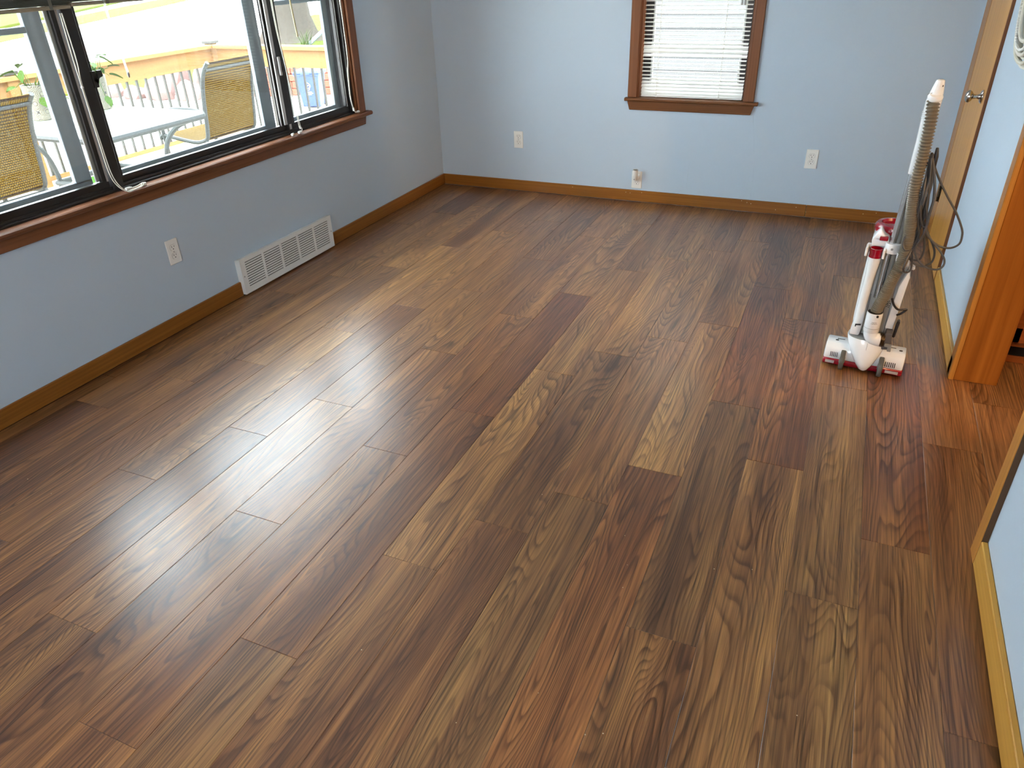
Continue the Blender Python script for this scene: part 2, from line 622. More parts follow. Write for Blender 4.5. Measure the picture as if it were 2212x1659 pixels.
# walls
wl = MB()
WY0, WY1, WZ0, WZ1 = -3.36, -0.995, 0.676, 1.98       # big window opening
wl.box(-0.16, 0, YF, 0.16, -0.05, WZ0).box(-0.16, 0, YF, 0.16, WZ1, H).box(-0.16, 0, WY1, 0.16, WZ0, WZ1).box(-0.16, 0, YF, WY0, WZ0, WZ1)
struct(wl, 'wall_left', m_wall)
BX0, BX1, BZ0, BZ1 = 1.458, 2.13, 0.655, 1.95
wb = MB()
wb.box(0, WR + 0.12, 0, 0.16, -0.05, BZ0).box(0, WR + 0.12, 0, 0.16, BZ1, H).box(0, BX0, 0, 0.16, BZ0, BZ1).box(BX1, WR + 0.12, 0, 0.16, BZ0, BZ1)
struct(wb, 'wall_back', m_wall)
YP, YN = -1.905, -2.975      # cased opening in the right wall
wr = MB()
wr.box(WR, WR + 0.12, YP, 0, -0.0, H).box(WR, WR + 0.12, YN, YP, 2.06, H)
struct(wr, 'wall_right', m_wall)
wn = MB().box(WR, WR + 0.12, YF, YN, 0, H)
struct(wn, 'wall_right_near', m_wall)
FW = MB()      # wall behind the camera with an opening added for fill daylight
FW.box(-0.16, 5.9, YF - 0.14, YF, -0.05, 0.8).box(-0.16, 5.9, YF - 0.14, YF, 2.1, H)
FW.box(-0.16, 1.4, YF - 0.14, YF, 0.8, 2.1).box(2.1, 5.9, YF - 0.14, YF, 0.8, 2.1)
struct(FW, 'wall_front', m_wall)
struct(MB().box(WR + 0.12, 5.9, -1.02, -0.9, -0.0, H), 'wall_kitchen_back', m_wall)
struct(MB().box(5.8, 5.92, YF, -1.02, -0.0, H), 'wall_kitchen_right', m_wall)
struct(MB().box(-0.16, 5.92, YF - 0.14, 0.16, H, H + 0.14), 'ceiling', m_ceil)

# baseboards
BH, BT = 0.079, 0.012


def board_y(name, x0, x1, y0, y1, m, h=BH):
    return struct(MB().box(x0, x1, y0, y1, 0.004, h), name, m, bevel=0.0025)


board_y('baseboard_left', 0, BT, YF, -2.236, m_base)
board_y('baseboard_left_far', 0, BT, -1.458, 0, m_base)
bb = tag(MB().box(BT, 2.585, -BT, 0, 0.004, BH).build('baseboard_back', m_basex, bevel=0.0025), kind='structure')
MB().box(2.5865, WR, -BT, 0, 0.004, BH).build('board_length', m_basex, bb, bevel=0.0025)
board_y('baseboard_right', WR - BT, WR, YP - 0.0, -0.872, m_baser)
board_y('baseboard_right_near', WR - 0.016, WR, YF, -3.025, m_baser, 0.088)
struct(MB().box(-0.0, 0.0045, YF, 0, 0.0, 0.004), 'baseboard_gap', m_dark)

# pale filler in the nail holes, old plaster marks, crumbs
m_fill = mat('nail_filler', srgb(222, 206, 176), 0.7)
fm = MB()
for x, z in [(1.034, 0.064), (1.42, 0.061), (1.45, 0.059), (1.53, 0.067), (2.19, 0.072), (2.225, 0.063), (2.25, 0.058), (2.406, 0.033), (2.527, 0.06), (2.588, 0.036), (2.917, 0.056), (2.988, 0.068)]:
    fm.lathe([(0.0022, -0.0130), (0.0022, -0.0115)], (x, 0, z), 7, 'y')
tag(fm.build('nail_filler', m_fill, bb), kind='stuff')
wbk = bpy.data.objects['wall_back']
MB().lathe([(0.017, -0.0004), (0.014, -0.0012), (0.0, -0.0012)], (2.229, 0, 0.211), 20, 'y').build('plaster_patch', m_wall, wbk, smooth=True)
for ln_ in ([(2.192, 0.596), (2.22, 0.404), (2.24, 0.233), (2.237, 0.062)], [(1.83, 0.291), (1.827, 0.225), (1.824, 0.09)]):
    MB().tube([(x, -0.0002, z) for x, z in ln_], 0.0011, 6).build('plaster_ridge', m_wall, wbk, smooth=True)

# ------------------------------------------------------------------ big window on the left wall
ws = MB()      # jamb extension lining the opening
ws.box(-0.13, 0.0, WY0, WY0 + 0.018, WZ0, WZ1).box(-0.13, 0.0, WY1 - 0.018, WY1, WZ0, WZ1).box(-0.13, 0.0, WY0, WY1, WZ1 - 0.018, WZ1)
struct(ws, 'trim_1', m_trim)
st = MB().prism([(0.04, 0.672), (0.042, 0.678), (0.04, 0.686), (0.033, 0.690), (-0.13, 0.690), (-0.13, 0.668), (0.036, 0.668)], 'y', -3.46, -0.903)
struct(st, 'trim_2', m_trimy)      # stool
ap = MB().prism([(-3.42, 0.668), (-0.938, 0.668), (-0.952, 0.618), (-3.406, 0.618)], 'x', 0.0, 0.016)
struct(ap, 'trim_3', m_trimy, bevel=0.002)      # apron
cs = MB()
cs.box(0, 0.016, -1.0, -0.935, 0.690, 2.05)
struct(cs, 'trim_4', m_trim, bevel=0.003)
struct(MB().box(0, 0.016, -3.42, -3.355, 0.690, 2.05), 'trim_5', m_trim, bevel=0.003)
struct(MB().box(0, 0.016, -3.355, -1.0, 1.975, 2.05), 'trim_6', m_trimy, bevel=0.003)

Y0, Y1 = WY0 + 0.018, WY1 - 0.018
fr = MB()      # bronze master frame: sill track, head, jambs, two mullions
fr.prism([(-0.012, 0.690), (-0.012, 0.698), (-0.030, 0.700), (-0.030, 0.712), (-0.036, 0.712), (-0.036, 0.702), (-0.050, 0.704),
          (-0.050, 0.716), (-0.12, 0.722), (-0.12, 0.690)], 'y', Y0, Y1)
fr.box(-0.12, -0.012, Y0, Y1, 1.93, WZ1 - 0.018)
fr.box(-0.12, -0.012, Y0, Y0 + 0.022, 0.69, 1.95).box(-0.12, -0.012, Y1 - 0.022, Y1, 0.69, 1.95)
fr.box(-0.065, -0.022, -2.768, -2.718, 0.70, 1.94).box(-0.065, -0.028, -1.614, -1.585, 0.70, 1.94)
win = struct(fr, 'window_1', m_bronze, bevel=0.0015)


def sash(y0, y1, x, zb, w, m, name='sash', zt=1.93, d=0.022):
    s = MB()
    s.box(x - d, x, y0, y1, zb, zb + w).box(x - d, x, y0, y1, zt - w, zt)
    s.box(x - d, x, y0, y0 + w, zb + w, zt - w).box(x - d, x, y1 - w, y1, zb + w, zt - w)
    o = s.build(name, m, win, bevel=0.002)
    MB().box(x - d * 0.6, x - d * 0.45, y0 + w * 0.8, y1 - w * 0.8, zb + w * 0.8, zt - w * 0.8).build('pane', m_glass, o)
    return o


# left slider
sash(Y0 + 0.02, -2.775, -0.034, 0.708, 0.030, m_bronze)
# middle fixed light
sash(-2.722, -1.612, -0.044, 0.706, 0.032, m_bronze)
# right slider
sash(-1.580, Y1 - 0.018, -0.034, 0.708, 0.030, m_bronze)
# bright glazing beads and pale interlock strips seen beside the mullions
for y, x in ((-2.781, -0.0335), (-1.649, -0.0435), (-1.052, -0.0335)):
    MB().box(x - 0.003, x + 0.002, y - 0.004, y + 0.004, 0.735, 1.9).build('glazing_bead', m_alu, win)
for y0, y1, x in ((-2.82, -2.79, -0.052), (-1.640, -1.618, -0.030)):
    MB().box(x - 0.004, x + 0.003, y0, y1, 0.74, 1.9).build('interlock_strip', m_alu, win)


# grey storm windows outside, the side ones with a middle rail
def storm(y0, y1, wl_, wr_, rail):
    s = MB()
    x0, x1 = -0.118, -0.096
    s.box(x0, x1, y0, y1, 0.722, 0.748).box(x0, x1, y0, y1, 1.90, 1.93)
    s.box(x0, x1, y0, y0 + wl_, 0.74, 1.92).box(x0, x1, y1 - wr_, y1, 0.74, 1.92)
    if rail:
        s.box(x0, x1, y0 + wl_, y1 - wr_, 1.300, 1.322)
    o = s.build('storm_frame', m_storm, win, bevel=0.002)
    MB().box(-0.108, -0.105, y0 + wl_ * .9, y1 - wr_ * .9, 0.745, 1.905).build('storm_pane', m_glass, o)


storm(Y0 + 0.02, -2.80, 0.05, 0.075, True)
storm(-2.735, -1.63, 0.03, 0.085, False)
storm(-1.575, Y1 - 0.02, 0.02, 0.05, True)
lt = MB().box(-0.022, -0.010, -1.622, -1.606, 0.985, 1.075).build('latch', m_alu, win, bevel=0.002)
MB().box(-0.012, 0.0, -1.606, -1.594, 1.0, 1.06).build('latch_lever', m_bronze, lt, bevel=0.002)
lk = MB().box(-0.03, -0.018, -2.722, -2.70, 1.09, 1.15)
lk.prism([(-2.718, 1.118), (-2.695, 1.122), (-2.688, 1.150), (-2.672, 1.150), (-2.670, 1.128), (-2.690, 1.122), (-2.70, 1.100)], 'x', -0.03, -0.018)
lk.build('sash_lock', m_bronze, win)
MB().box(-0.03, -0.026, -1.606, -1.590, 0.712, 0.738).build('corner_clip', m_alu, win)

# ------------------------------------------------------------------ blinds


def slat_mesh(length, width=0.025, along='y'):
    s = MB()
    n = 4
    top, bot = [], []
    for i in range(n + 1):
        t = -0.5 + i / n
        z = 0.0025 * (1 - 4 * t * t)
        top.append((t * width, z))
        bot.append((t * width, z - 0.0007))
    poly = top + bot[::-1]
    s.prism(poly, 'y' if along == 'y' else 'x', -length / 2, length / 2)
    return s


def raised_blind(yc, length, zb, label, cords):
    """mini blind pulled half way up: stack of slats, then open slats to the head rail"""
    x = -0.002
    b = empty('window_blind', (x, yc, zb), label, 'blind')
    L = length
    MB().box(-0.012, 0.012, -L / 2, L / 2, 0, 0.013).build('bottom_rail', mat('cream_rail', srgb(150, 138, 116), 0.4), b, bevel=0.003)
    MB().box(-0.013, 0.013, -L / 2, L / 2, 1.948 - zb, 1.966 - zb).build('headrail', m_white, b, bevel=0.002)
    s0 = slat_mesh(L - 0.004).build('slat', m_blindo, b)
    z, i = 0.017, 0
    while z < 1.938 - zb:
        o = s0 if i == 0 else copy_part(s0, b)
        o.location = (0, 0, z)
        o.rotation_euler = (0, 0.12, 0)
        z += 0.0032 if i < 16 else 0.021
        i += 1
    for yy in (-L * 0.36, L * 0.36):
        MB().box(0.0125, 0.0155, yy - 0.006, yy + 0.006, 0.0, 0.075).build('tape_clip', m_blindo, b)
    for k, pts in enumerate(cords):
        pp = [(p[0] - x, p[1] - yc, p[2] - zb) for p in pts]
        MB().tube(catmull(pp, 6), 0.0022, 6).build('lift_cord', m_cord, b, smooth=True)
    return b


def tassel(b, p, d, yc, zb, ln=0.032):
    x = -0.002
    a = Vector((p[0] - x, p[1] - yc, p[2] - zb))
    e = a + Vector(d).normalized() * ln
    MB().tube([a, a.lerp(e, .3), e], [0.0025, 0.006, 0.0072], 10).build('tassel', m_white, b, smooth=True)


xr = 0.012
zl = 1.372
yc1, L1 = (Y0 - 2.742) / 2, (-2.742 - Y0) - 0.004
b1 = raised_blind(yc1, L1, zl, 'half raised mini blind over the leftmost pane of the large window',
                  [[(xr, -2.80, 1.36), (xr, -2.803, 1.2), (xr, -2.802, 1.10), (0.010, -2.800, 0.9), (0.014, -2.797, 0.76), (0.030, -2.768, 0.700), (0.036, -2.730, 0.693),
                    (0.037, -2.690, 0.697), (0.030, -2.672, 0.705), (0.02, -2.690, 0.697), (0.016, -2.715, 0.694)],
                   [(xr, -2.792, 1.36), (xr, -2.790, 1.2), (xr, -2.799, 1.105), (0.012, -2.794, 0.9), (0.018, -2.790, 0.76), (0.034, -2.760, 0.695), (0.041, -2.722, 0.693),
                    (0.041, -2.680, 0.697), (0.028, -2.664, 0.705), (0.018, -2.680, 0.697)]])
tassel(b1, (0.016, -2.715, 0.6975), (0, -1, -0.02), yc1, zl)
tassel(b1, (0.02, -2.672, 0.6975), (0.4, 1, 0), yc1, zl, 0.022)
MB().lathe([(0.003, -.006), (.006, 0), (.003, .006)], (xr + .002, -2.801 - yc1, 1.105 - zl), 8).build('cord_joiner', m_white, b1, smooth=True)
yc2, L2 = (-2.738 - 1.603) / 2, (2.738 - 1.603)
b2 = raised_blind(yc2, L2, zl + 0.006, 'half raised mini blind over the wide middle pane of the large window',
                  [[(xr, -1.63, 1.36), (xr, -1.625, 1.2), (xr, -1.605, 1.03), (xr, -1.592, 0.9), (xr, -1.578, 0.74), (xr, -1.572, 0.71)],
                   [(xr, -1.622, 1.36), (xr, -1.618, 1.2), (xr, -1.600, 1.03), (xr, -1.585, 0.9), (xr, -1.566, 0.73), (0.02, -1.565, 0.712), (0.03, -1.585, 0.695), (0.03, -1.592, 0.693)]])
tassel(b2, (0.028, -1.578, 0.700), (0.0, -1, -0.04), yc2, zl + .006, 0.03)
tassel(b2, (0.024, -1.640, 0.6985), (0.1, -1, 0), yc2, zl + .006, 0.024)
tassel(b2, (xr, -1.575, 0.728), (0, 0.6, -1), yc2, zl + .006, 0.018)
wd = MB().tube([(0.016, -2.60 - yc2, 1.41 - zl), (0.016, -2.595 - yc2, 1.30 - zl), (0.014, -2.575 - yc2, 1.12 - zl)], 0.0042, 8).build('tilt_wand', glass_material('clear_wand', (0.9, 0.92, 0.92, 1), 0.25), b2, smooth=True)
MB().lathe([(0.003, -0.012), (0.0055, 0), (0.003, 0.01)], (0.014, -2.575 - yc2, 1.115 - zl), 8).build('wand_tip', m_alu, wd, smooth=True)
yc3, L3 = (-1.598 + Y1 - 0.004) / 2, (Y1 - 0.004 + 1.598)
zr_ = 1.50
b3 = raised_blind(yc3, L3, zr_, 'half raised mini blind over the rightmost pane of the large window',
                  [[(xr, -1.06, 1.5), (xr, -1.055, 1.3), (xr, -1.05, 1.21), (xr, -1.052, 1.0), (xr, -1.068, 0.93), (xr, -1.075, 0.8), (xr, -1.060, 0.728), (0.02, -1.055, 0.705)],
                   [(xr, -1.052, 1.5), (xr, -1.048, 1.3), (xr, -1.047, 1.21), (xr, -1.047, 1.0), (xr, -1.062, 0.93), (xr, -1.070, 0.8), (xr, -1.056, 0.728), (0.022, -1.05, 0.702)]])
tassel(b3, (0.02, -1.045, 0.7045), (-0.1, 1, -0.06), yc3, zr_, 0.032)
tassel(b3, (xr, -1.058, 0.735), (0, 0.2, -1), yc3, zr_, 0.022)
MB().tube([(0.016, -1.50 - yc3, 1.52 - zr_), (0.015, -1.475 - yc3, 1.22 - zr_), (0.015, -1.468 - yc3, 1.155 - zr_)], 0.0045, 8).build('tilt_wand', mat('yellowed_wand', srgb(226, 216, 170), 0.3), b3, smooth=True)

# ------------------------------------------------------------------ small window on the back wall
bs = MB()
bs.box(BX0, BX0 + 0.012, 0.0, 0.12, BZ0, BZ1).box(BX1 - 0.012, BX1, 0.0, 0.12, BZ0, BZ1).box(BX0, BX1, 0.0, 0.12, BZ1 - 0.012, BZ1)
struct(bs, 'trim_7', m_trim)
struct(MB().prism([(-0.04, 0.659), (-0.042, 0.664), (-0.04, 0.672), (-0.034, 0.675), (0.12, 0.675), (0.12, 0.656), (-0.036, 0.656)], 'x', 1.386, 2.212), 'trim_8', m_trimx)
struct(MB().prism([(1.398, 0.656), (2.192, 0.656), (2.174, 0.600), (1.415, 0.600)], 'y', -0.016, 0.0), 'trim_9', m_trimx, bevel=0.002)
struct(MB().box(1.400, 1.460, -0.016, 0, 0.675, 2.01), 'trim_10', m_trim, bevel=0.003)
struct(MB().box(2.128, 2.186, -0.016, 0, 0.675, 2.01), 'trim_11', m_trim, bevel=0.003)
struct(MB().box(1.460, 2.128, -0.016, 0, 1.945, 2.01), 'trim_12', m_trimx, bevel=0.003)
wf = MB()
wf.box(1.47, 1.515, 0.07, 0.11, 0.675, 1.94).box(2.073, 2.118, 0.07, 0.11, 0.675, 1.94)
wf.box(1.515, 2.073, 0.07, 0.11, 0.675, 0.715).box(1.515, 2.073, 0.07, 0.11, 1.90, 1.94)
win2 = struct(wf, 'window_2', m_bronze, bevel=0.002)
ss = MB()
ss.box(1.517, 1.529, 0.075, 0.10, 0.715, 1.90).box(2.059, 2.071, 0.075, 0.10, 0.715, 1.90)
ss.box(1.529, 2.059, 0.075, 0.10, 0.715, 0.74).box(1.529, 2.059, 0.075, 0.10, 1.30, 1.33)
o = ss.build('sash', m_vlight, win2, bevel=0.002)
MB().box(1.529, 2.059, 0.085, 0.089, 0.74, 1.90).build('pane', m_glass, o)

bl = empty('window_blind', (1.794, 0.024, 0.678), 'white mini blind lowered with open slats in the small back wall window', 'blind')
LB = 0.632
s0 = slat_mesh(LB, 0.025, 'x').build('slat', m_blind, bl)
z = 0.026
i = 0
rr = random.Random(3)
while 0.678 + z < 1.915:
    o = s0 if i == 0 else copy_part(s0, bl)
    tilt = 0.16
    if i < 3:
        tilt = 0.85 - 0.1 * i
    elif i < 5:
        tilt = 0.5 - 0.15 * (i - 3)
    elif 10 <= i <= 13:
        tilt = (0.55, 0.95, 0.85, 0.4)[i - 10]
    o.location = (rr.uniform(-.001, .001), 0, z)
    o.rotation_euler = (tilt + rr.uniform(-.03, .03), rr.uniform(-.0015, .0015), 0)
    z += 0.0232 if i > 4 else 0.0205
    i += 1
MB().box(-LB / 2, LB / 2, -0.011, 0.011, 0, 0.014).build('bottom_rail', m_blind, bl, bevel=0.003)
MB().box(-LB / 2, LB / 2, -0.013, 0.013, 1.24, 1.265).build('headrail', m_blind, bl, bevel=0.002)
for xx in (-0.215, 0.175):
    MB().box(xx - .001, xx + .001, -0.0145, -0.0135, 0.01, 1.245).build('ladder_cord', m_cord, bl)
    MB().box(xx - .005, xx + .005, -0.014, -0.011, 0.0, 0.016).build('tape_clip', m_white, bl)
MB().tube([(0.262, -0.018, 1.24), (0.262, -0.018, 0.57), (0.264, -0.018, 0.548)], 0.003, 8).build('tilt_wand', m_blind, bl, smooth=True)
for xx in (0.252, 0.270):
    MB().lathe([(0.004, 0.0), (0.008, .006), (0.007, .03), (0.003, .036)], (xx, -0.018, 0.522), 8).build('tassel', m_vlight, bl, smooth=True)

# ------------------------------------------------------------------ door, casings and post on the right wall
dr = struct(MB().box(WR - 0.014, WR + 0.02, -0.866, -0.222, 0.004, 2.03), 'door_1', m_door, bevel=0.0015)
MB().box(WR - 0.0135, WR, -0.872, -0.866, 0.004, 2.03).build('edge_strip', m_trim, dr)  # darker strip carries the shade of the door's end face
kn = MB().lathe([(0.0, -0.068), (0.016, -0.067), (0.0255, -0.060), (0.027, -0.052), (0.022, -0.044), (0.011, -0.036), (0.009, -0.022), (0.012, -0.010)],
                (WR - 0.016, -0.79, 0.872), 24, 'x').build('knob', m_chrome, dr, smooth=True)
MB().lathe([(0.0, 0.0), (0.030, 0.0), (0.030, -0.004), (0.024, -0.010), (0.012, -0.013), (0, -0.013)], (WR - 0.014, -0.79, 0.872), 24, 'x').build('rosette', m_chrome, dr, smooth=True)
hg = MB()
for k in range(3):
    hg.lathe([(0.006, 0.0), (0.006, 0.028)], (WR - 0.021, -0.214, 0.225 + 0.03 * k), 10)
hg.box(WR - 0.0165, WR - 0.014, -0.236, -0.196, 0.225, 0.312)
hg.build('hinge', m_hinge, dr)
struct(MB().box(WR - 0.014, WR, -0.209, -0.035, 0.004, 2.09), 'trim_13', m_doorc, bevel=0.002)
# jamb lining of the cased opening (post) and its casings
struct(MB().box(WR + 0.006, WR + 0.155, YP - 0.018, YP, 0.0, 2.06), 'trim_14', m_jamb, bevel=0.002)
struct(MB().box(WR - 0.012, WR + 0.006, YP - 0.020, YP + 0.050, 0.0, 2.11), 'trim_15', m_jambl, bevel=0.002)
struct(MB().box(WR + 0.0, WR + 0.12, YN, YN + 0.018, 0.0, 2.06), 'trim_16', m_jamb, bevel=0.002)
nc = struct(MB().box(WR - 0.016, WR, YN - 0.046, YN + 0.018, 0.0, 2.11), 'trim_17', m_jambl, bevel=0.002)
MB().box(WR - 0.0150, WR, YN - 0.049, YN - 0.046, 0.0, 2.11).build('shaded_edge', mat('edge_shade_tone', srgb(84, 58, 32), 0.6), nc)  # shade on the casing's side, put in as a darker strip
struct(MB().box(WR + 0.0, WR + 0.12, YN + 0.018, YP - 0.018, 2.03, 2.06), 'trim_18', m_jamb, bevel=0.002)
struct(MB().box(WR - 0.016, WR, YN + 0.018, YP - 0.020, 2.04, 2.11), 'trim_19', m_jambl, bevel=0.002)


# ------------------------------------------------------------------ outlets
def outlet(loc, rz, label, name='wall_outlet'):
    o = empty(name, loc, label, 'outlet', rz, 'white duplex outlets')
    w, h, d = 0.0349, 0.0572, 0.006
    pl = MB().box(-w, w, -d, 0, -h, h).build('plate', m_white, o, bevel=0.003, seg=2)
    for z in (0.0195, -0.0195):
        ring = []
        n = 20
        pts = []
        for k in range(n):
            a = 2 * PI * k / n
            pts.append((0.0165 * math.cos(a), z + max(-0.0135, min(0.0135, 0.0165 * math.sin(a)))))
        rc = MB().prism(pts, 'y', -d - 0.0016, -d + 0.001).build('receptacle', m_white, o)
        sl = MB()
        sl.box(-0.0078, -0.0056, -d - 0.0019, -d - 0.0012, z + 0.0005, z + 0.0088)
        sl.box(0.0056, 0.0078, -d - 0.0019, -d - 0.0012, z + 0.0015, z + 0.0080)
        sl.lathe([(0.0026, -d - 0.0019), (0.0026, -d - 0.0012)], (0, 0, z - 0.0065), 10, 'y')
        sl.build('slot', m_slot, rc)
        # dark groove around the face
        gp = [(x * 1.045, z + (zz - z) * 1.045) for x, zz in pts]
        MB().prism(gp, 'y', -d - 0.0002, -d + 0.001).build('groove', m_print, rc)
    MB().lathe([(0.003, -d - 0.0012), (0.003, -d + .001)], (0, 0, 0), 10, 'y').build('screw', m_screw, o)
    return o


HH = 0.0572
outlet((0.5891 + 0.035, 0, 0.3048 + HH), 0, 'white outlet on the back wall, nearest the left room corner')
outlet((1.4535 + 0.035, 0, 0.0922 + HH), 0, 'low white outlet just above the baseboard, with a swivel fitting plugged in')
outlet((2.5328 + 0.035, 0, 0.3031 + HH), 0, 'white outlet on the back wall to the right of the small window')
outlet((0, -2.6215 + 0.035, 0.3092 + HH), PI / 2, 'white outlet on the left wall under the large window, beside the vent')
# swivel fitting plugged into the low outlet
px, pz = 1.4535 + 0.035, 0.0922 + HH
pg = empty('plug_in_fitting', (px, -0.0078, pz + 0.0195), 'white swivel plug-in fitting with open round tube, stuck in the low back outlet', 'plug')
bk = MB().prism([(-0.021, -0.010), (-0.014, -0.020), (0.006, -0.024), (0.018, -0.014), (0.024, 0.004), (0.018, 0.018), (-0.016, 0.018), (-0.022, 0.004)], 'y', -0.022, 0.0)
bk.build('bracket', m_white, pg, bevel=0.002)
tp = [(-0.004, -0.028, -0.010), (-0.002, -0.034, 0.015), (0.0, -0.040, 0.045), (0.001, -0.042, 0.058)]
MB().tube(catmull(tp, 4), [0.014] * 4 + [0.0165] * 5 + [0.017] * 4, 20).build('barrel', m_white, pg, smooth=True)
MB().lathe([(0.0135, 0.0), (0.0135, 0.0012)], (0.001, -0.042, 0.0585), 18).build('tube_mouth', m_vgrey, pg)
MB().lathe([(0.004, -0.0475), (0.004, -0.040)], (-0.005, 0, -0.006), 12, 'y').build('pivot_screw', m_screw, pg)

# ------------------------------------------------------------------ return air vent
vt = empty('floor_vent', (0, -1.848, 0.0), 'white metal return air vent with five banks of louvres along the left wall', 'vent', PI / 2)
# local: x along the wall, -y out from the wall, z up
VX, VF, VB, VT = 0.389, -0.032, 0.012, 0.200
nb = 5
bw, gap = 0.130, 0.0145
x0 = -(nb * bw + (nb - 1) * gap) / 2
zb0, zb1 = 0.036, 0.177
body = MB()
body.box(-VX, VX, VF, VF + 0.003, VB, zb0).box(-VX, VX, VF, VF + 0.003, zb1, VT)
edges = [-VX, x0] + sum([[x0 + k * (bw + gap) + bw, x0 + (k + 1) * (bw + gap)] for k in range(nb - 1)], []) + [-x0, VX]
for a, b_ in zip(edges[0::2], edges[1::2]):
    body.box(a, b_, VF, VF + 0.003, zb0, zb1)
body.prism([(VF + .003, VB), (-0.013, VB), (-0.0, 0.085), (0, 0.190), (VF + .003, VT)], 'x', -VX, -VX + 0.003)
body.prism([(VF + .003, VB), (-0.013, VB), (-0.0, 0.085), (0, 0.190), (VF + .003, VT)], 'x', VX - 0.003, VX)
body.prism([(VF + .003, VT - .003), (VF + .003, VT), (0, 0.193), (0, 0.190)], 'x', -VX, VX)
body.build('housing', m_vent, vt)
MB().box(-VX + 0.01, VX - 0.01, -0.014, -0.012, VB, 0.185).build('duct_back', m_slot, vt)
sl0 = MB().prism([(0.0, 0.0), (0.0012, 0.0), (0.0012, 0.0062), (0.0030, 0.0076), (0.0025, 0.0082), (0.0, 0.0068)], 'x', -bw / 2, bw / 2).build('louvre', m_vent, vt)
first = True
for k in range(nb):
    for j in range(11):
        o = sl0 if first else copy_part(sl0, vt)
        first = False
        o.location = (x0 + k * (bw + gap) + bw / 2, VF + 0.0012, zb0 - 0.004 + j * (zb1 - zb0) / 11 + 0.004)
for xx in (-VX + 0.014, VX - 0.014):
    MB().lathe([(0.0035, VF - 0.0015), (0.004, VF)], (xx, 0, 0.106), 10, 'y').build('screw', m_screw, vt)

# tiny pale crumbs on the floor
cm = MB()
rg0 = random.Random(2)
for x, y in [(2.383, -0.41), (2.435, -0.462), (2.405, -0.437), (2.309, -3.863), (2.445, -3.923), (2.481, -3.905), (1.85, -3.916), (2.165, -4.006), (2.872, -3.696), (2.049, -3.178), (2.099, -2.487), (2.348, -3.266), (2.4, -3.468), (2.715, -3.269), (2.617, -3.306), (0.705, -3.562), (0.382, -3.744), (0.53, -3.769), (2.892, -0.582), (0.539, -2.131), (0.512, -3.13), (2.388, -3.38)]:
    r_ = rg0.uniform(0.0010, 0.0022)
    cm.lathe([(0.0, 0.0), (r_, r_ * 0.5), (r_ * 0.6, r_ * 1.1), (0.0, r_ * 1.3)], (x, y, 0.0), 6)
tag(cm.build('crumbs', m_fill), 'tiny pale crumbs scattered over the wood plank floor', 'crumbs', kind='stuff')


# ================================================================== VACUUM CLEANER
vc = empty('vacuum_cleaner', (2.963, -1.92, 0.0), 'white and red upright vacuum cleaner with ribbed hose, standing by the right wall', 'vacuum cleaner', -0.07)


def V(mb, name, m, parent=None, **kw):
    return mb.build(name, m, parent or vc, **kw)


# floor head
hp = [(-0.054, 0.030), (-0.056, 0.060), (-0.048, 0.082), (-0.028, 0.096), (0.040, 0.092), (0.070, 0.075), (0.082, 0.030)]
head = V(MB().prism(hp, 'x', -0.146, 0.148), 'floor_head', m_vwhite, bevel=0.007, seg=2, smooth=True)
bp_ = [(-0.052, 0.007), (-0.058, 0.012), (-0.058, 0.033), (0.080, 0.033), (0.080, 0.010), (0.072, 0.007)]
basep = V(MB().prism(bp_, 'x', -0.147, 0.149), 'base_skirt', m_vred, bevel=0.003, smooth=True)
for x0_, x1_ in ((-0.136, -0.102), (0.088, 0.135)):
    MB().box(x0_, x1_, -0.0586, -0.0578, 0.014, 0.026).build('sticker', m_sticker, basep)
vv = MB()
for k in range(5):
    vv.prism([(-0.0567, 0.043), (-0.0567, 0.062), (-0.052, 0.066), (-0.052, 0.043)], 'x', -0.122 + 0.0062 * k, -0.1195 + 0.0062 * k)
vv.build('vent_slots', m_slot, head)
vv = MB()
for k in range(6):
    vv.prism([(-0.0567, 0.040), (-0.0567, 0.060), (-0.052, 0.066), (-0.052, 0.040)], 'x', 0.082 + 0.0068 * k, 0.0848 + 0.0068 * k)
vv.build('vent_slots', m_slot, head)
for x in (-0.108, 0.128):
    MB().lathe([(0.0065, 0.0935), (0.0065, 0.0962)], (x, -0.005, 0), 16).build('badge', m_print, head)
for x in (-0.09, 0.1):
    MB().box(x - 0.018, x + 0.01, 0.010, 0.013, 0.0935, 0.0956).build('print_line', m_print, head)
for x in (-0.074, 0.068):
    w_ = V(MB().lathe([(0.030, -0.009), (0.038, -0.0085), (0.040, -0.006), (0.040, 0.006), (0.038, 0.0085), (0.030, 0.009)], (x, -0.066, 0.0402), 28, 'x'), 'wheel', m_rubber, smooth=True)
    MB().lathe([(0.012, -0.0105), (0.012, 0.0105)], (x, -0.066, 0.0402), 16, 'x').build('axle_cap', m_vgrey, w_)


def ell(cx, cy, z, rx, ry, n=28, flat=0.0, tz=0.0):
    out = []
    for k in range(n):
        a = 2 * PI * k / n
        sx, sy = math.cos(a), math.sin(a)
        e = 0.85
        x = math.copysign(abs(sx) ** e, sx) * rx
        y = math.copysign(abs(sy) ** e, sy) * ry
        out.append((cx + x, cy + y, z + tz * (sy)))
    return out


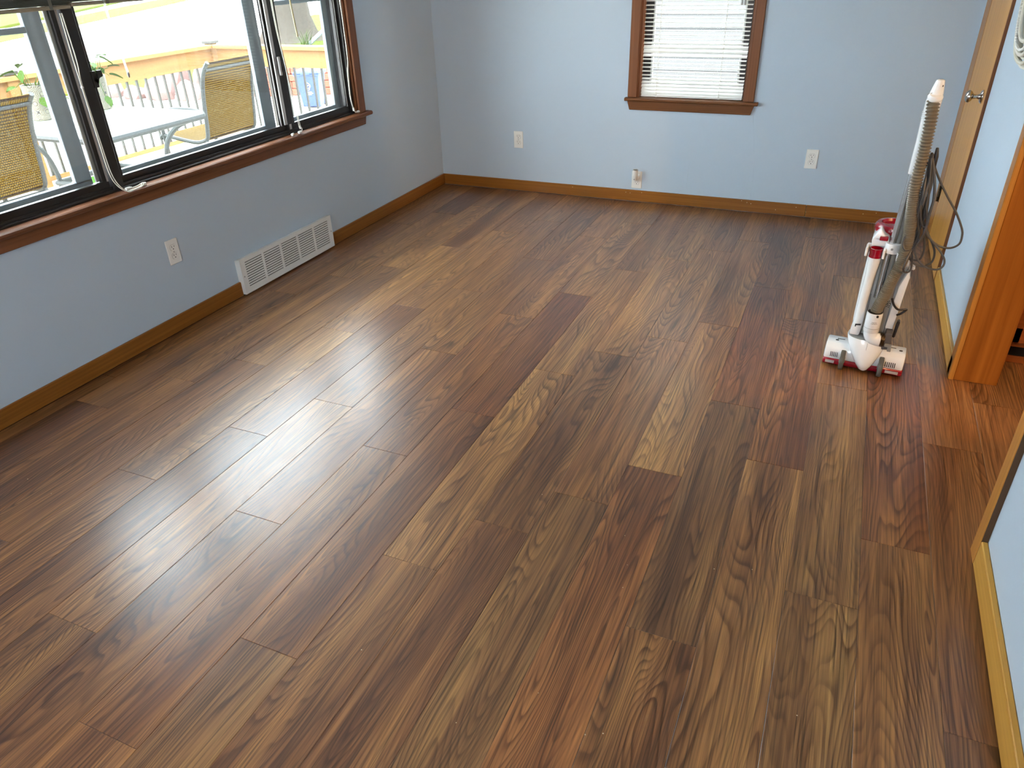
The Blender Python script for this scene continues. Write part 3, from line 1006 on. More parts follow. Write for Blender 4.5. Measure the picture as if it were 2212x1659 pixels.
cone = MB().loft([ell(0.008, -0.066, 0.014, 0.009, 0.010), ell(0.007, -0.062, 0.020, 0.018, 0.020), ell(0.005, -0.052, 0.045, 0.036, 0.036),
                  ell(0.002, -0.036, 0.080, 0.054, 0.050), ell(-0.001, -0.020, 0.115, 0.069, 0.058), ell(-0.002, -0.012, 0.136, 0.074, 0.060), ell(-0.002, -0.010, 0.142, 0.0735, 0.0595)])
cone = V(cone, 'swivel_cover', m_vwhite, smooth=True)
MB().box(0.0035, 0.0045, -0.0795, -0.078, 0.09, 0.137).build('seam', m_vgrey, cone)
V(MB().loft([ell(-0.002, -0.010, 0.1424, 0.072, 0.058), ell(-0.002, -0.008, 0.1445, 0.070, 0.056)]), 'cover_rim', m_vgrey, smooth=True)
# body
V(MB().loft([ell(0.005, 0.030, 0.10, 0.070, 0.040), ell(0.006, 0.040, 0.20, 0.076, 0.050), ell(0.008, 0.045, 0.36, 0.079, 0.055), ell(0.004, 0.045, 0.50, 0.070, 0.055)]), 'body', m_vlight, smooth=True)
V(MB().lathe([(0.060, 0.17), (0.064, 0.20), (0.066, 0.36), (0.068, 0.535), (0.066, 0.545)], (0.002, 0.088, 0), 32), 'dust_cup', mat('smoky_dust_cup', srgb(150, 150, 150), 0.15), smooth=True)
lid = V(MB().lathe([(0.067, 0.545), (0.070, 0.550), (0.070, 0.566), (0.064, 0.576), (0.050, 0.578), (0.046, 0.568), (0.030, 0.566), (0, 0.566)], (0.002, 0.082, 0), 36), 'dust_cup_lid', m_vred, smooth=True)
V(MB().prism([(0.050, 0.187), (0.078, 0.187), (0.092, 0.405), (0.083, 0.432), (0.062, 0.365)], 'y', -0.022, 0.055), 'right_panel', m_vwhite, bevel=0.005, seg=2, smooth=True)
V(MB().box(0.030, 0.052, -0.012, 0.045, 0.147, 0.43), 'channel', m_vgrey, bevel=0.003)
V(MB().prism([(-0.071, 0.150), (-0.034, 0.150), (-0.030, 0.194), (-0.066, 0.196)], 'y', -0.052, 0.03), 'tool_cup', m_vwhite, bevel=0.007, seg=2, smooth=True)
V(MB().prism([(-0.068, 0.196), (-0.060, 0.196), (-0.056, 0.50), (-0.066, 0.50)], 'y', -0.012, 0.05), 'left_rail', m_vwhite, bevel=0.003)
V(MB().box(-0.030, -0.024, -0.016, 0.03, 0.15, 0.50), 'divider', m_vlight, bevel=0.002)
V(MB().box(-0.062, -0.066 + 0.002, -0.02, 0.03, 0.29, 0.33), 'side_tab', m_vlight)
V(MB().box(-0.016, 0.030, -0.012, 0.03, 0.30, 0.50), 'tube_channel', m_vgrey, bevel=0.004)
lowt = V(MB().tube([(-0.003, -0.022, 0.310), (0.0, -0.022, 0.50)], 0.0095, 14), 'lower_tube', m_silver, smooth=True)
MB().tube([(0.017, -0.022, 0.320), (0.020, -0.022, 0.50)], 0.0085, 14).build('lower_tube_twin', m_vgrey, lowt, smooth=True)
# shoulder, latch button
V(MB().prism([(-0.066, 0.532), (-0.062, 0.540), (-0.042, 0.574), (-0.036, 0.572), (-0.026, 0.556), (-0.008, 0.549), (-0.004, 0.515), (-0.060, 0.510)], 'y', -0.022, 0.055), 'shoulder', m_vwhite, bevel=0.004, seg=2, smooth=True)
V(MB().prism([(0.020, 0.530), (0.028, 0.556), (0.046, 0.552), (0.050, 0.505), (0.020, 0.505)], 'y', -0.015, 0.055), 'right_shoulder', m_vwhite, bevel=0.004, seg=2, smooth=True)
V(MB().box(-0.040, -0.011, -0.034, -0.016, 0.538, 0.553), 'release_button', m_vred, bevel=0.003, seg=2)
cl = MB()
cl.box(-0.077, -0.006, -0.012, 0.002, 0.486, 0.516).box(-0.079, -0.070, -0.058, -0.006, 0.479, 0.514).box(-0.019, -0.010, -0.058, -0.006, 0.476, 0.512)
V(cl, 'tool_clip', m_vwhite, bevel=0.003, seg=2)
V(MB().box(0.029, 0.038, -0.055, -0.010, 0.472, 0.506), 'hose_clip', m_vwhite, bevel=0.003, seg=2)
bk = V(MB().lathe([(0.026, 0.496), (0.0265, 0.500), (0.0265, 0.528), (0.025, 0.532)], (0.010, -0.022, 0), 24), 'tube_bracket', m_vwhite, smooth=True)
MB().lathe([(0.0045, -0.0495), (0.0045, -0.047)], (0.009, 0, 0.515), 12, 'y').build('screw', m_screw, bk)
# accessory tool with red collar
tl = V(MB().tube(catmull([(-0.042, -0.034, 0.474), (-0.0425, -0.034, 0.445), (-0.044, -0.034, 0.40), (-0.046, -0.034, 0.33), (-0.047, -0.034, 0.26), (-0.047, -0.034, 0.19)], 4),
                 [0.0235 - 0.0065 * min(1, k / 9) + (0.0015 if k > 15 else 0) for k in range(21)], 20), 'accessory_tool', m_vwhite, smooth=True)
MB().lathe([(0.0222, 0.472), (0.0222, 0.482), (0.0215, 0.492), (0.0232, 0.503), (0.0232, 0.509), (0.0195, 0.509), (0.0195, 0.488), (0, 0.486)], (-0.042, -0.034, 0), 24).build('red_collar', m_vred, tl, smooth=True)
MB().box(-0.0255, -0.0240, -0.045, -0.043, 0.19, 0.33).build('seam', m_slot, tl)
V(MB().prism([(-0.056, 0.190), (-0.056, 0.200), (-0.036, 0.203), (-0.036, 0.198), (-0.052, 0.196), (-0.052, 0.190)], 'y', -0.056, -0.052), 'tool_stop', m_slot)
# telescopic tubes up to the handle
tb = V(MB().tube([(0.005, -0.024, 0.50), (0.016, -0.012, 0.81)], 0.0112, 16), 'silver_tube', m_silver, smooth=True)
MB().tube([(0.024, -0.018, 0.50), (0.031, -0.008, 0.80)], 0.0095, 14).build('twin_tube', m_vgrey, tb, smooth=True)
hd = MB().loft([ell(0.0165, -0.010, 0.786, 0.0160, 0.017, 20), ell(0.0180, -0.008, 0.84, 0.0175, 0.020, 20), ell(0.0205, -0.004, 0.89, 0.0190, 0.022, 20),
                ell(0.0225, 0.0, 0.95, 0.0215, 0.024, 20), ell(0.0245, -0.002, 0.99, 0.0240, 0.027, 20), ell(0.0262, -0.008, 1.03, 0.0245, 0.030, 20),
                ell(0.0285, -0.014, 1.060, 0.0205, 0.026, 20), ell(0.0305, -0.022, 1.088, 0.0150, 0.018, 20), ell(0.0312, -0.025, 1.098, 0.0125, 0.014, 20), ell(0.0314, -0.026, 1.101, 0.008, 0.009, 20)])
hd = V(hd, 'handle', m_vwhite, smooth=True)
gr_ = MB()
for k in range(4):
    z = 0.975 + 0.006 * k
    gr_.loft([ell(0.0235, -0.001, z, 0.0240 + .0004 * k, 0.0270, 20), ell(0.0235, -0.001, z + 0.0012, 0.0240 + .0004 * k, 0.0270, 20)])
gr_.build('grip_ribs', m_vlight, hd)
MB().box(0.040, 0.043, -0.040, -0.034, 1.08, 1.085).build('handle_screw', m_hinge, hd)
# ribbed hose
hz = [(0.024, -0.018, 1.052), (0.026, -0.030, 1.025), (0.030, -0.042, 0.988), (0.032, -0.050, 0.949), (0.033, -0.052, 0.909), (0.034, -0.052, 0.865), (0.033, -0.052, 0.821),
      (0.033, -0.052, 0.768), (0.037, -0.052, 0.715), (0.043, -0.052, 0.660), (0.049, -0.052, 0.605), (0.053, -0.052, 0.560), (0.053, -0.052, 0.515), (0.048, -0.053, 0.460),
      (0.033, -0.055, 0.399), (0.020, -0.056, 0.333), (0.010, -0.056, 0.290), (0.004, -0.056, 0.255)]
cv = catmull(hz, 24)
ln = [0]
for a, b_ in zip(cv, cv[1:]):
    ln.append(ln[-1] + (b_ - a).length)
tot = ln[-1]
path, rad = [], []
d, ph, i = 0.0, 0.0, 0
while d < tot:
    while i < len(ln) - 2 and ln[i + 1] < d:
        i += 1
    t = (d - ln[i]) / max(1e-9, ln[i + 1] - ln[i])
    path.append(cv[i].lerp(cv[i + 1], t))
    pitch = 0.0108 if d < 0.28 else (0.0108 - (d - 0.28) / 0.1 * 0.0046 if d < 0.38 else 0.0062)
    amp = 0.16 * pitch / 0.0108 + 0.08
    r0 = 0.0218 - 0.0006 * min(1, d / 0.2)
    rad.append(r0 * (1 - amp * (0.5 - 0.5 * math.cos(ph)) ** 0.8))
    d += pitch / 6
    ph += 2 * PI / 6
V(MB().tube(path, rad, 18), 'hose', m_hose, smooth=False)
for p_ in vc.children[-1].data.polygons:
    p_.use_smooth = True
so = V(MB().lathe([(0.0222, 0.0), (0.0240, 0.003), (0.0240, 0.010), (0.0190, 0.018)], (0, 0, 0), 20), 'hose_socket', m_vwhite, smooth=True)
so.location = (0.027, -0.026, 1.040)
so.rotation_euler = (0.45, 0.05, 0)
# hose collar and elbow
co = V(MB().lathe([(0.0245, 0.264), (0.0285, 0.262), (0.0290, 0.258), (0.0290, 0.186), (0.0272, 0.183)], (0.004, -0.056, 0), 28), 'hose_collar', m_vwhite, smooth=True)
MB().lathe([(0.0294, 0.2015), (0.0294, 0.2027)], (0.004, -0.056, 0), 28, cap=False).build('collar_groove', m_vgrey, co)
MB().lathe([(0.0232, 0.262), (0.0268, 0.2645), (0.0235, 0.2665)], (0.004, -0.056, 0), 24).build('dark_ring', m_slot, co, smooth=True)
pr = MB()
for row_, n_ in ((0.229, 5), (0.2235, 6)):
    for k in range(n_):
        a = -PI / 2 + 0.22 + (k - n_ / 2) * 0.135
        a2 = a + (0.10 if k % 2 else 0.075)
        pr.add([(0.004 + 0.0293 * math.cos(q), -0.056 + 0.0293 * math.sin(q), zz) for q, zz in ((a, row_), (a2, row_), (a2, row_ + 0.0022), (a, row_ + 0.0022))], [(0, 1, 2, 3)])
pr.build('collar_print', m_print, co)
MB().box(0.012, 0.020, -0.088, -0.082, 0.252, 0.262).build('collar_catch', m_black, co, bevel=0.002)
V(MB().tube(catmull([(0.004, -0.056, 0.186), (0.006, -0.056, 0.170), (0.014, -0.056, 0.156), (0.028, -0.054, 0.150), (0.042, -0.052, 0.149)], 5), 0.0258, 22), 'elbow', m_vwhite, smooth=True)
vr = MB()
for k in range(4):
    vr.lathe([(0.0262, 0.040 + 0.005 * k), (0.0272, 0.042 + 0.005 * k), (0.0262, 0.0445 + 0.005 * k)], (0, -0.050, 0.149), 20, 'x')
V(vr, 'elbow_rings', m_hinge, smooth=True)
V(MB().prism([(0.056, 0.112), (0.083, 0.116), (0.082, 0.186), (0.058, 0.186), (0.052, 0.150)], 'y', -0.060, -0.010), 'valve_block', mat('dark_grey_plastic', srgb(92, 88, 86), 0.35), bevel=0.003, seg=2)
V(MB().prism([(0.060, 0.132), (0.062, 0.142), (0.088, 0.142), (0.090, 0.112), (0.076, 0.112), (0.076, 0.130)], 'y', -0.070, -0.058), 'valve_lever', m_vgrey, bevel=0.002)
V(MB().prism([(0.083, 0.160), (0.086, 0.228), (0.094, 0.234), (0.098, 0.226), (0.092, 0.160)], 'y', -0.038, -0.014), 'foot_pedal', m_black, bevel=0.003)
ho = MB()
for k in range(12):
    a = k * 2.4
    r_ = 0.0035 * math.sqrt(k)
    ho.lathe([(0.0019, -0.0135), (0.0019, -0.0120)], (0.041 + r_ * math.cos(a) * .8, 0, 0.285 + r_ * math.sin(a) * 1.2), 6, 'y')
V(ho, 'speaker_holes', m_slot)
V(MB().tube(catmull([(0.050, -0.026, 0.316), (0.062, -0.045, 0.298), (0.080, -0.052, 0.286), (0.104, -0.045, 0.288), (0.106, -0.040, 0.284), (0.092, -0.040, 0.266), (0.080, -0.035, 0.256)], 6), 0.0042, 8), 'short_strap', m_black, smooth=True)
# cord wraps and the bundled cable
V(MB().prism([(0.060, 0.815), (0.068, 0.815), (0.076, 0.870), (0.074, 0.884), (0.069, 0.882), (0.066, 0.855)], 'y', -0.032, -0.018), 'cord_hook', m_black, bevel=0.002)
V(MB().box(0.030, 0.066, -0.026, -0.018, 0.818, 0.832), 'hook_arm', m_black)
V(MB().box(0.086, 0.100, -0.03, 0.01, 0.44, 0.452), 'lower_hook', m_vwhite, bevel=0.003)
LOOPS = [
    [(0.064, 0.861), (0.076, 0.824), (0.109, 0.767), (0.143, 0.718), (0.183, 0.664), (0.212, 0.613), (0.219, 0.587), (0.217, 0.559), (0.197, 0.543), (0.17, 0.542), (0.143, 0.553), (0.119, 0.573), (0.104, 0.593), (0.098, 0.629), (0.101, 0.692), (0.092, 0.757), (0.068, 0.84)],
    [(0.058, 0.86), (0.061, 0.814), (0.059, 0.754), (0.06, 0.71), (0.064, 0.657), (0.051, 0.605), (0.04, 0.567), (0.041, 0.544), (0.054, 0.527), (0.073, 0.528), (0.088, 0.549), (0.099, 0.583), (0.099, 0.624), (0.082, 0.69), (0.069, 0.737), (0.069, 0.798), (0.063, 0.856)],
    [(0.061, 0.856), (0.066, 0.776), (0.064, 0.684), (0.072, 0.621), (0.083, 0.581), (0.074, 0.533), (0.062, 0.484), (0.062, 0.455), (0.074, 0.438), (0.086, 0.451), (0.081, 0.496), (0.075, 0.533), (0.077, 0.599), (0.077, 0.658), (0.081, 0.73), (0.072, 0.807)],
    [(0.066, 0.852), (0.081, 0.777), (0.082, 0.699), (0.099, 0.633), (0.094, 0.578), (0.082, 0.539), (0.089, 0.511), (0.112, 0.481), (0.144, 0.466), (0.172, 0.465), (0.186, 0.481), (0.183, 0.504), (0.16, 0.534), (0.129, 0.563), (0.103, 0.597), (0.084, 0.645), (0.083, 0.712), (0.075, 0.777), (0.063, 0.84)],
    [(0.057, 0.856), (0.059, 0.797), (0.064, 0.732), (0.073, 0.667), (0.095, 0.601), (0.106, 0.56), (0.113, 0.519), (0.107, 0.485), (0.088, 0.478), (0.071, 0.49), (0.063, 0.518), (0.069, 0.561), (0.078, 0.631), (0.085, 0.686), (0.068, 0.733), (0.063, 0.797), (0.059, 0.844)],
    [(0.065, 0.848), (0.087, 0.778), (0.1, 0.714), (0.098, 0.647), (0.104, 0.602), (0.137, 0.545), (0.149, 0.514), (0.148, 0.481), (0.128, 0.461), (0.1, 0.462), (0.08, 0.477), (0.069, 0.509), (0.073, 0.561), (0.082, 0.613), (0.073, 0.667), (0.071, 0.711), (0.071, 0.789), (0.065, 0.84)],
    [(0.061, 0.848), (0.067, 0.763), (0.056, 0.71), (0.059, 0.67), (0.074, 0.631), (0.087, 0.641), (0.087, 0.686), (0.077, 0.755), (0.065, 0.831)],
    [(0.061, 0.848), (0.063, 0.754), (0.066, 0.684), (0.084, 0.623), (0.1, 0.62), (0.1, 0.669), (0.099, 0.735), (0.078, 0.815)]]
cb = MB()
for q, lp in enumerate(LOOPS):
    n = len(lp)
    pts = [(x, -0.034 - 0.006 * (q % 4) + 0.012 * math.sin(2 * PI * k / n + q) - (0.026 if x < 0.072 and z < 0.75 else 0), z) for k, (x, z) in enumerate(lp)]
    cb.tube(catmull(pts, 6, True), 0.0037, 8, closed=True)
V(cb, 'power_cord', m_cable, smooth=True)
V(MB().tube([(0.072, -0.03, 0.884), (0.074, -0.034, 0.855), (0.078, -0.036, 0.815)], [0.0045, 0.0085, 0.004], 10), 'plug', m_black, smooth=True)

# ================================================================== COIL OF CORD ON THE RIGHT WALL
ci = empty('coiled_cord', (WR - 0.02, -1.57, 1.50), 'cream coil of cord loops with a beaded strand hanging high on the right wall', 'cord')


def loop(ry, rz, x, zc=0.0, n=40):
    return [(x, math.copysign(abs(math.cos(2 * PI * k / n)) ** 0.8, math.cos(2 * PI * k / n)) * ry, zc + math.copysign(abs(math.sin(2 * PI * k / n)) ** 0.9, math.sin(2 * PI * k / n)) * rz) for k in range(n)]


for k, (ry, rz, x) in enumerate(((0.335, 0.400, 0.0), (0.315, 0.388, -0.014), (0.292, 0.370, -0.004), (0.266, 0.362, -0.020), (0.230, 0.325, -0.008), (0.212, 0.318, -0.022))):
    MB().tube(loop(ry, rz, x), 0.0085 if k % 2 == 0 else 0.0068, 8, closed=True).build('cord_loop', m_cream if k % 3 else m_cord, ci, smooth=True)
bd = MB()
for q in loop(0.250, 0.345, -0.026, 0, 130):
    bd.lathe([(0.001, -0.0052), (0.0045, -0.003), (0.0055, 0), (0.0045, 0.003), (0.001, 0.0052)], q, 6)
bd.build('bead_strand', m_white, ci, smooth=True)
MB().tube([(0.018, 0, 0.32), (-0.03, 0, 0.32), (-0.035, 0, 0.35)], 0.006, 8).build('wall_hook', m_screw, ci, smooth=True)

# ================================================================== KITCHEN BEYOND THE OPENING
kb = empty('base_cabinet', (3.42, -1.68, 0), 'reddish oak kitchen base cabinet with recessed toe kick, glimpsed past the wooden post', 'cabinet')
MB().box(0, 1.9, -0.075, 0.62, 0.10, 0.88).build('carcass', m_cab, kb, bevel=0.002)
MB().box(0, 1.9, 0.0, 0.62, 0.0, 0.10).build('toe_kick', m_dark, kb)
MB().box(0, 1.9, -0.012, 0.0, 0.0, 0.03).build('toe_trim', m_cab, kb, bevel=0.003)
for k in range(4):
    a = 0.03 + 0.465 * k
    d_ = MB().box(a, a + 0.44, -0.092, -0.075, 0.13, 0.68).build('door', m_cab, kb, bevel=0.004)
    MB().prism([(-0.098, 0.13), (-0.098, 0.19), (-0.092, 0.20), (-0.092, 0.13)], 'x', a, a + 0.44).build('bottom_rail', m_cab, d_)
    MB().box(a, a + 0.05, -0.098, -0.092, 0.13, 0.68).build('stile', m_cab, d_)
    MB().box(a + 0.39, a + 0.44, -0.098, -0.092, 0.13, 0.68).build('stile', m_cab, d_)
    MB().lathe([(0.014, -0.12), (0.016, -0.112), (0.006, -0.098)], (a + 0.40, 0, 0.62), 12, 'y').build('knob', m_chrome, d_, smooth=True)
    MB().box(a, a + 0.44, -0.092, -0.075, 0.71, 0.85).build('drawer', m_cab, kb, bevel=0.004)
m_counter = mat('counter_laminate', srgb(188, 178, 160), 0.4, scale=90)
MB().box(-0.003, 1.92, -0.105, 0.64, 0.88, 0.92).build('worktop', m_counter, kb, bevel=0.004)
pn = empty('peninsula_blocker', (3.42, -3.62, 0), 'unseen added block shaped as an oak peninsula, shading the floor by the opening', 'cabinet')  # unseen block added to cut the pendant light along a floor edge
MB().box(0, 1.7, 0.04, 0.58, 0.0, 0.87).build('carcass', m_cab, pn, bevel=0.003)
for k in range(3):
    MB().box(0.04 + 0.55 * k, 0.56 + 0.55 * k, 0.58, 0.596, 0.12, 0.82).build('end_panel', m_cab, pn, bevel=0.004)
MB().box(0, 1.74, 0.0, 0.60, 0.87, 0.90).build('worktop', m_counter, pn, bevel=0.004)


def lamp_glow(name, col, s):
    m = bpy.data.materials.new(name)
    t = NT(m)
    t.b.inputs['Emission Color'].default_value = col
    t.b.inputs['Emission Strength'].default_value = s
    return m


pd = empty('pendant_lamp', (5.0, -4.0, H), 'warm glowing pendant lamp in the kitchen beyond the opening', 'lamp')
MB().tube([(0, 0, 0), (0, 0, -0.16)], 0.004, 8).build('cable', m_black, pd)
MB().lathe([(0.05, 0.0), (0.05, -0.02)], (0, 0, 0), 20).build('ceiling_rose', m_white, pd)
MB().lathe([(0.02, -0.14), (0.06, -0.15), (0.075, -0.165), (0.073, -0.166), (0.058, -0.153), (0.0, -0.147)], (0, 0, 0), 24).build('shade', m_white, pd, smooth=True)
MB().lathe([(0.012, -0.15), (0.02, -0.17), (0.024, -0.185), (0.014, -0.202), (0.0, -0.206)], (0, 0, 0), 16).build('bulb', lamp_glow('warm_bulb', (1, 0.6, 0.3, 1), 20), pd, smooth=True)
ld = bpy.data.lights.new('pendant_light', 'POINT')
ld.energy = 110
ld.color = (1, 0.60, 0.28)
ld.shadow_soft_size = 0.05
lo = bpy.data.objects.new('pendant_light', ld)
COL.objects.link(lo)
lo.parent = pd
lo.location = (0, 0, -0.255)
cl_ = empty('ceiling_fill_lamp', (1.55, -5.35, H), 'added round flush fill lamp with frosted dome, unseen behind the camera', 'lamp')  # unseen lamp added to fill the room with warm light
MB().lathe([(0.20, 0), (0.20, -0.03), (0.185, -0.035)], (0, 0, 0), 32).build('pan', m_white, cl_, smooth=True)
MB().lathe([(0.183, -0.03), (0.17, -0.055), (0.11, -0.08), (0.0, -0.09)], (0, 0, 0), 32).build('dome', lamp_glow('fill_dome_glow', (1, 0.86, 0.68, 1), 2.0), cl_, smooth=True)
ad = bpy.data.lights.new('ceiling_fill_light', 'AREA')
ad.shape = 'DISK'
ad.size = 0.5
ad.energy = 9
ad.color = (1, 0.80, 0.55)
ao = bpy.data.objects.new('ceiling_fill_light', ad)
COL.objects.link(ao)
ao.parent = cl_
ao.location = (0, 0, -0.12)

# ================================================================== OUTSIDE
GZ = -1.3
struct(MB().box(-90, 30, -40, 90, GZ - 0.3, GZ), 'ground', m_conc)


def patch(name, poly, m, z=GZ + 0.04):
    return struct(MB().prism(poly, 'z', GZ - 0.02, z), name, m)


patch('trim_20', [(-19.3, 0.1), (-20.0, 0.3), (-60.5, 66.3), (-59.8, 65.9)], m_conc, GZ + 0.12)     # kerb
patch('lawn_strip', [(-20.0, 0.3), (-24.7, 3.4), (-63.4, 64.0), (-60.5, 66.3)], m_grass, GZ + 0.14)
patch('lawn_far', [(-26.3, 5.7), (-45.0, 5.7), (-90.0, 60.0), (-66.5, 61.0)], m_grass, GZ + 0.14)
patch('lawn_right', [(-12.6, 14.2), (-10.0, 12.0), (-7.0, 13.5), (-9, 30), (-26, 33), (-22.5, 24.5)], m_grass, GZ + 0.05)
patch('lawn_left', [(-16.6, 8.2), (-13.6, 9.0), (-11.6, 9.6), (-10.6, 10.4), (-12.4, 13.2), (-16.3, 14.2), (-18.5, 11.5)], m_grass, GZ + 0.05)
# deck with single boards
DZ = -0.18
dk = struct(MB().box(-3.82, -0.17, -5.2, 1.82, DZ - 0.2, DZ - 0.03), 'deck', m_deck)
d0 = MB().box(-0.0675, 0.0675, -3.51, 3.51, -0.028, 0.0).build('deck_board', m_deck, dk, bevel=0.003)
for k in range(26):
    o = d0 if k == 0 else copy_part(d0, dk)
    o.location = (-0.24 - 0.1405 * k, -1.69, DZ)
# green turf mat under the table
mt_ = tag(MB().box(-3.60, -2.55, -1.2, 0.05, DZ + 0.0005, DZ + 0.004).build('turf_mat', m_turf), 'bright green turf mat lying on the deck beneath the glass patio table', 'mat')

RX, RY = -3.70, 1.73


def railing(name, along, a, b_, fixed, label, posts):
    r = empty(name, (fixed, a, DZ) if along == 'y' else (a, fixed, DZ), label, 'railing')
    L = b_ - a

    def bx(mb, p0, p1, w0, w1, z0, z1):
        return mb.box(w0, w1, p0, p1, z0, z1) if along == 'y' else mb.box(p0, p1, w0, w1, z0, z1)
    mm = m_cedar if along == 'y' else m_cedarx
    bx(MB(), 0, L, -0.07, 0.07, 0.885, 0.923).build('rail_cap', mm, r, bevel=0.003)
    bx(MB(), 0, L, -0.02, 0.02, 0.715, 0.885).build('rail_beam', mm, r, bevel=0.002)
    bx(MB(), 0, L, -0.02, 0.02, 0.04, 0.08).build('lower_rail', mm, r, bevel=0.002)
    n = int(L / 0.115)
    b0 = None
    for k in range(n):
        t = 0.06 + k * 0.115
        if b0 is None:
            b0 = MB().box(-0.0095, 0.0095, -0.0095, 0.0095, 0.08, 0.715).build('baluster', m_balu, r)
            o = b0
        else:
            o = copy_part(b0, r)
        o.location = (0, t, 0) if along == 'y' else (t, 0, 0)
    for t in posts:
        pt = MB().box(-0.045, 0.045, -0.045, 0.045, 0.0, 0.93).build('post', m_cedar, r, bevel=0.003)
        cp = MB().loft([[(-.062, -.062, .93), (.062, -.062, .93), (.062, .062, .93), (-.062, .062, .93)], [(-.062, -.062, .955), (.062, -.062, .955), (.062, .062, .955), (-.062, .062, .955)],
                        [(-.008, -.008, .985), (.008, -.008, .985), (.008, .008, .985), (-.008, .008, .985)]]).build('post_cap', m_balu, pt)
        pt.location = (0, t, 0) if along == 'y' else (t, 0, 0)
    return r


railing('deck_railing', 'y', -3.2, RY, RX, 'cedar deck railing with dark balusters along the street side of the deck', (2.6, RY + 3.2))
railing('deck_railing', 'x', RX + 0.08, -0.25, RY, 'cedar deck railing with dark balusters across the far end of the deck', (3.35,))

# glass patio table
tx0, tx1, ty0, ty1, tz = -2.84, -1.70, -1.48, -0.50, 0.53 - DZ
tb = empty('patio_table', ((tx0 + tx1) / 2, (ty0 + ty1) / 2, DZ + 0.005), 'rectangular glass topped patio table with grey metal frame on the deck', 'table')
hx, hy = (tx1 - tx0) / 2, (ty1 - ty0) / 2
rim = [(-hx, -hy + .06), (-hx + .06, -hy), (hx - .06, -hy), (hx, -hy + .06), (hx, hy - .06), (hx - .06, hy), (-hx + .06, hy), (-hx, hy - .06)]
MB().tube([(x, y, tz - 0.022) for x, y in rim], 0.024, 8, closed=True).build('rim', m_frame, tb, smooth=True)
MB().prism([(x * .99, y * .99) for x, y in rim], 'z', tz - 0.006, tz).build('glass_top', m_tabletop, tb)
for sx in (-1, 1):
    for sy in (-1, 1):
        MB().tube(catmull([(sx * (hx - .05), sy * (hy - .05), tz - .03), (sx * (hx - .20), sy * (hy - .16), tz - .10), (sx * (hx - .28), sy * (hy - .22), tz - .25), (sx * (hx - .28), sy * (hy - .22), 0.2), (sx * (hx - .14), sy * (hy - .10), 0.018)], 5), 0.018, 8).build('leg', m_frame, tb, smooth=True)
q = [(hx - .28, hy - .22), (-hx + .28, hy - .22), (-hx + .28, -hy + .22), (hx - .28, -hy + .22)]
MB().tube([(x, y, 0.30) for x, y in q], 0.02, 8, closed=True).build('lower_ring', m_frame, tb)


# sling chairs (facing -x in local space)
def sling_chair(loc, rz, label):
    c = empty('patio_chair', loc, label, 'chair', rz, 'woven patio chairs')
    prof = catmull([(0.155, 1.01), (0.090, 0.93), (0.045, 0.80), (0.020, 0.65), (0.0, 0.50), (-0.03, 0.42), (-0.15, 0.39), (-0.35, 0.41), (-0.50, 0.43), (-0.54, 0.40)], 5)
    hw = 0.285
    sl = MB()
    rings = []
    n = len(prof)
    for k, (px_, pz_) in enumerate([(p[0], p[1]) for p in prof]):
        a = prof[max(k - 1, 0)]
        b_ = prof[min(k + 1, n - 1)]
        t = (Vector(b_) - Vector(a)).normalized()
        nx, nz = -t[1] * 0.003, t[0] * 0.003
        rings.append([(px_ + nx, -hw + 0.012, pz_ + nz), (px_ + nx, hw - 0.012, pz_ + nz), (px_ - nx, hw - 0.012, pz_ - nz), (px_ - nx, -hw + 0.012, pz_ - nz)])
    sl.loft(rings).build('sling', m_sling, c)
    for s in (-1, 1):
        MB().tube([(p[0], s * hw, p[1]) for p in prof], 0.017, 8).build('side_rail', m_frame, c, smooth=True)
        MB().tube(catmull([(0.02, s * hw, 0.62), (-0.10, s * (hw + .02), 0.655), (-0.34, s * (hw + .02), 0.645), (-0.48, s * (hw + .01), 0.58), (-0.50, s * hw, 0.30), (-0.52, s * hw, 0.02)], 5), 0.016, 8).build('arm', m_frame, c, smooth=True)
        MB().tube(catmull([(-0.04, s * hw, 0.42), (0.05, s * hw, 0.25), (0.13, s * hw, 0.02)], 5), 0.016, 8).build('leg', m_frame, c, smooth=True)
    MB().tube([(0.122, -hw, 0.955), (0.122, hw, 0.955)], 0.012, 8).build('top_bar', m_frame, c)
    MB().tube([(-0.03, -hw, 0.385), (-0.03, hw, 0.385)], 0.012, 8).build('cross_bar', m_frame, c)
    return c


sling_chair((-2.07, 0.10, DZ), 0.0, 'woven yellow patio chair at the far end of the glass table, behind the middle pane')
sling_chair((-2.12, -1.93, DZ), 0.0, 'woven yellow patio chair behind the leftmost window pane, beside the potted plants')


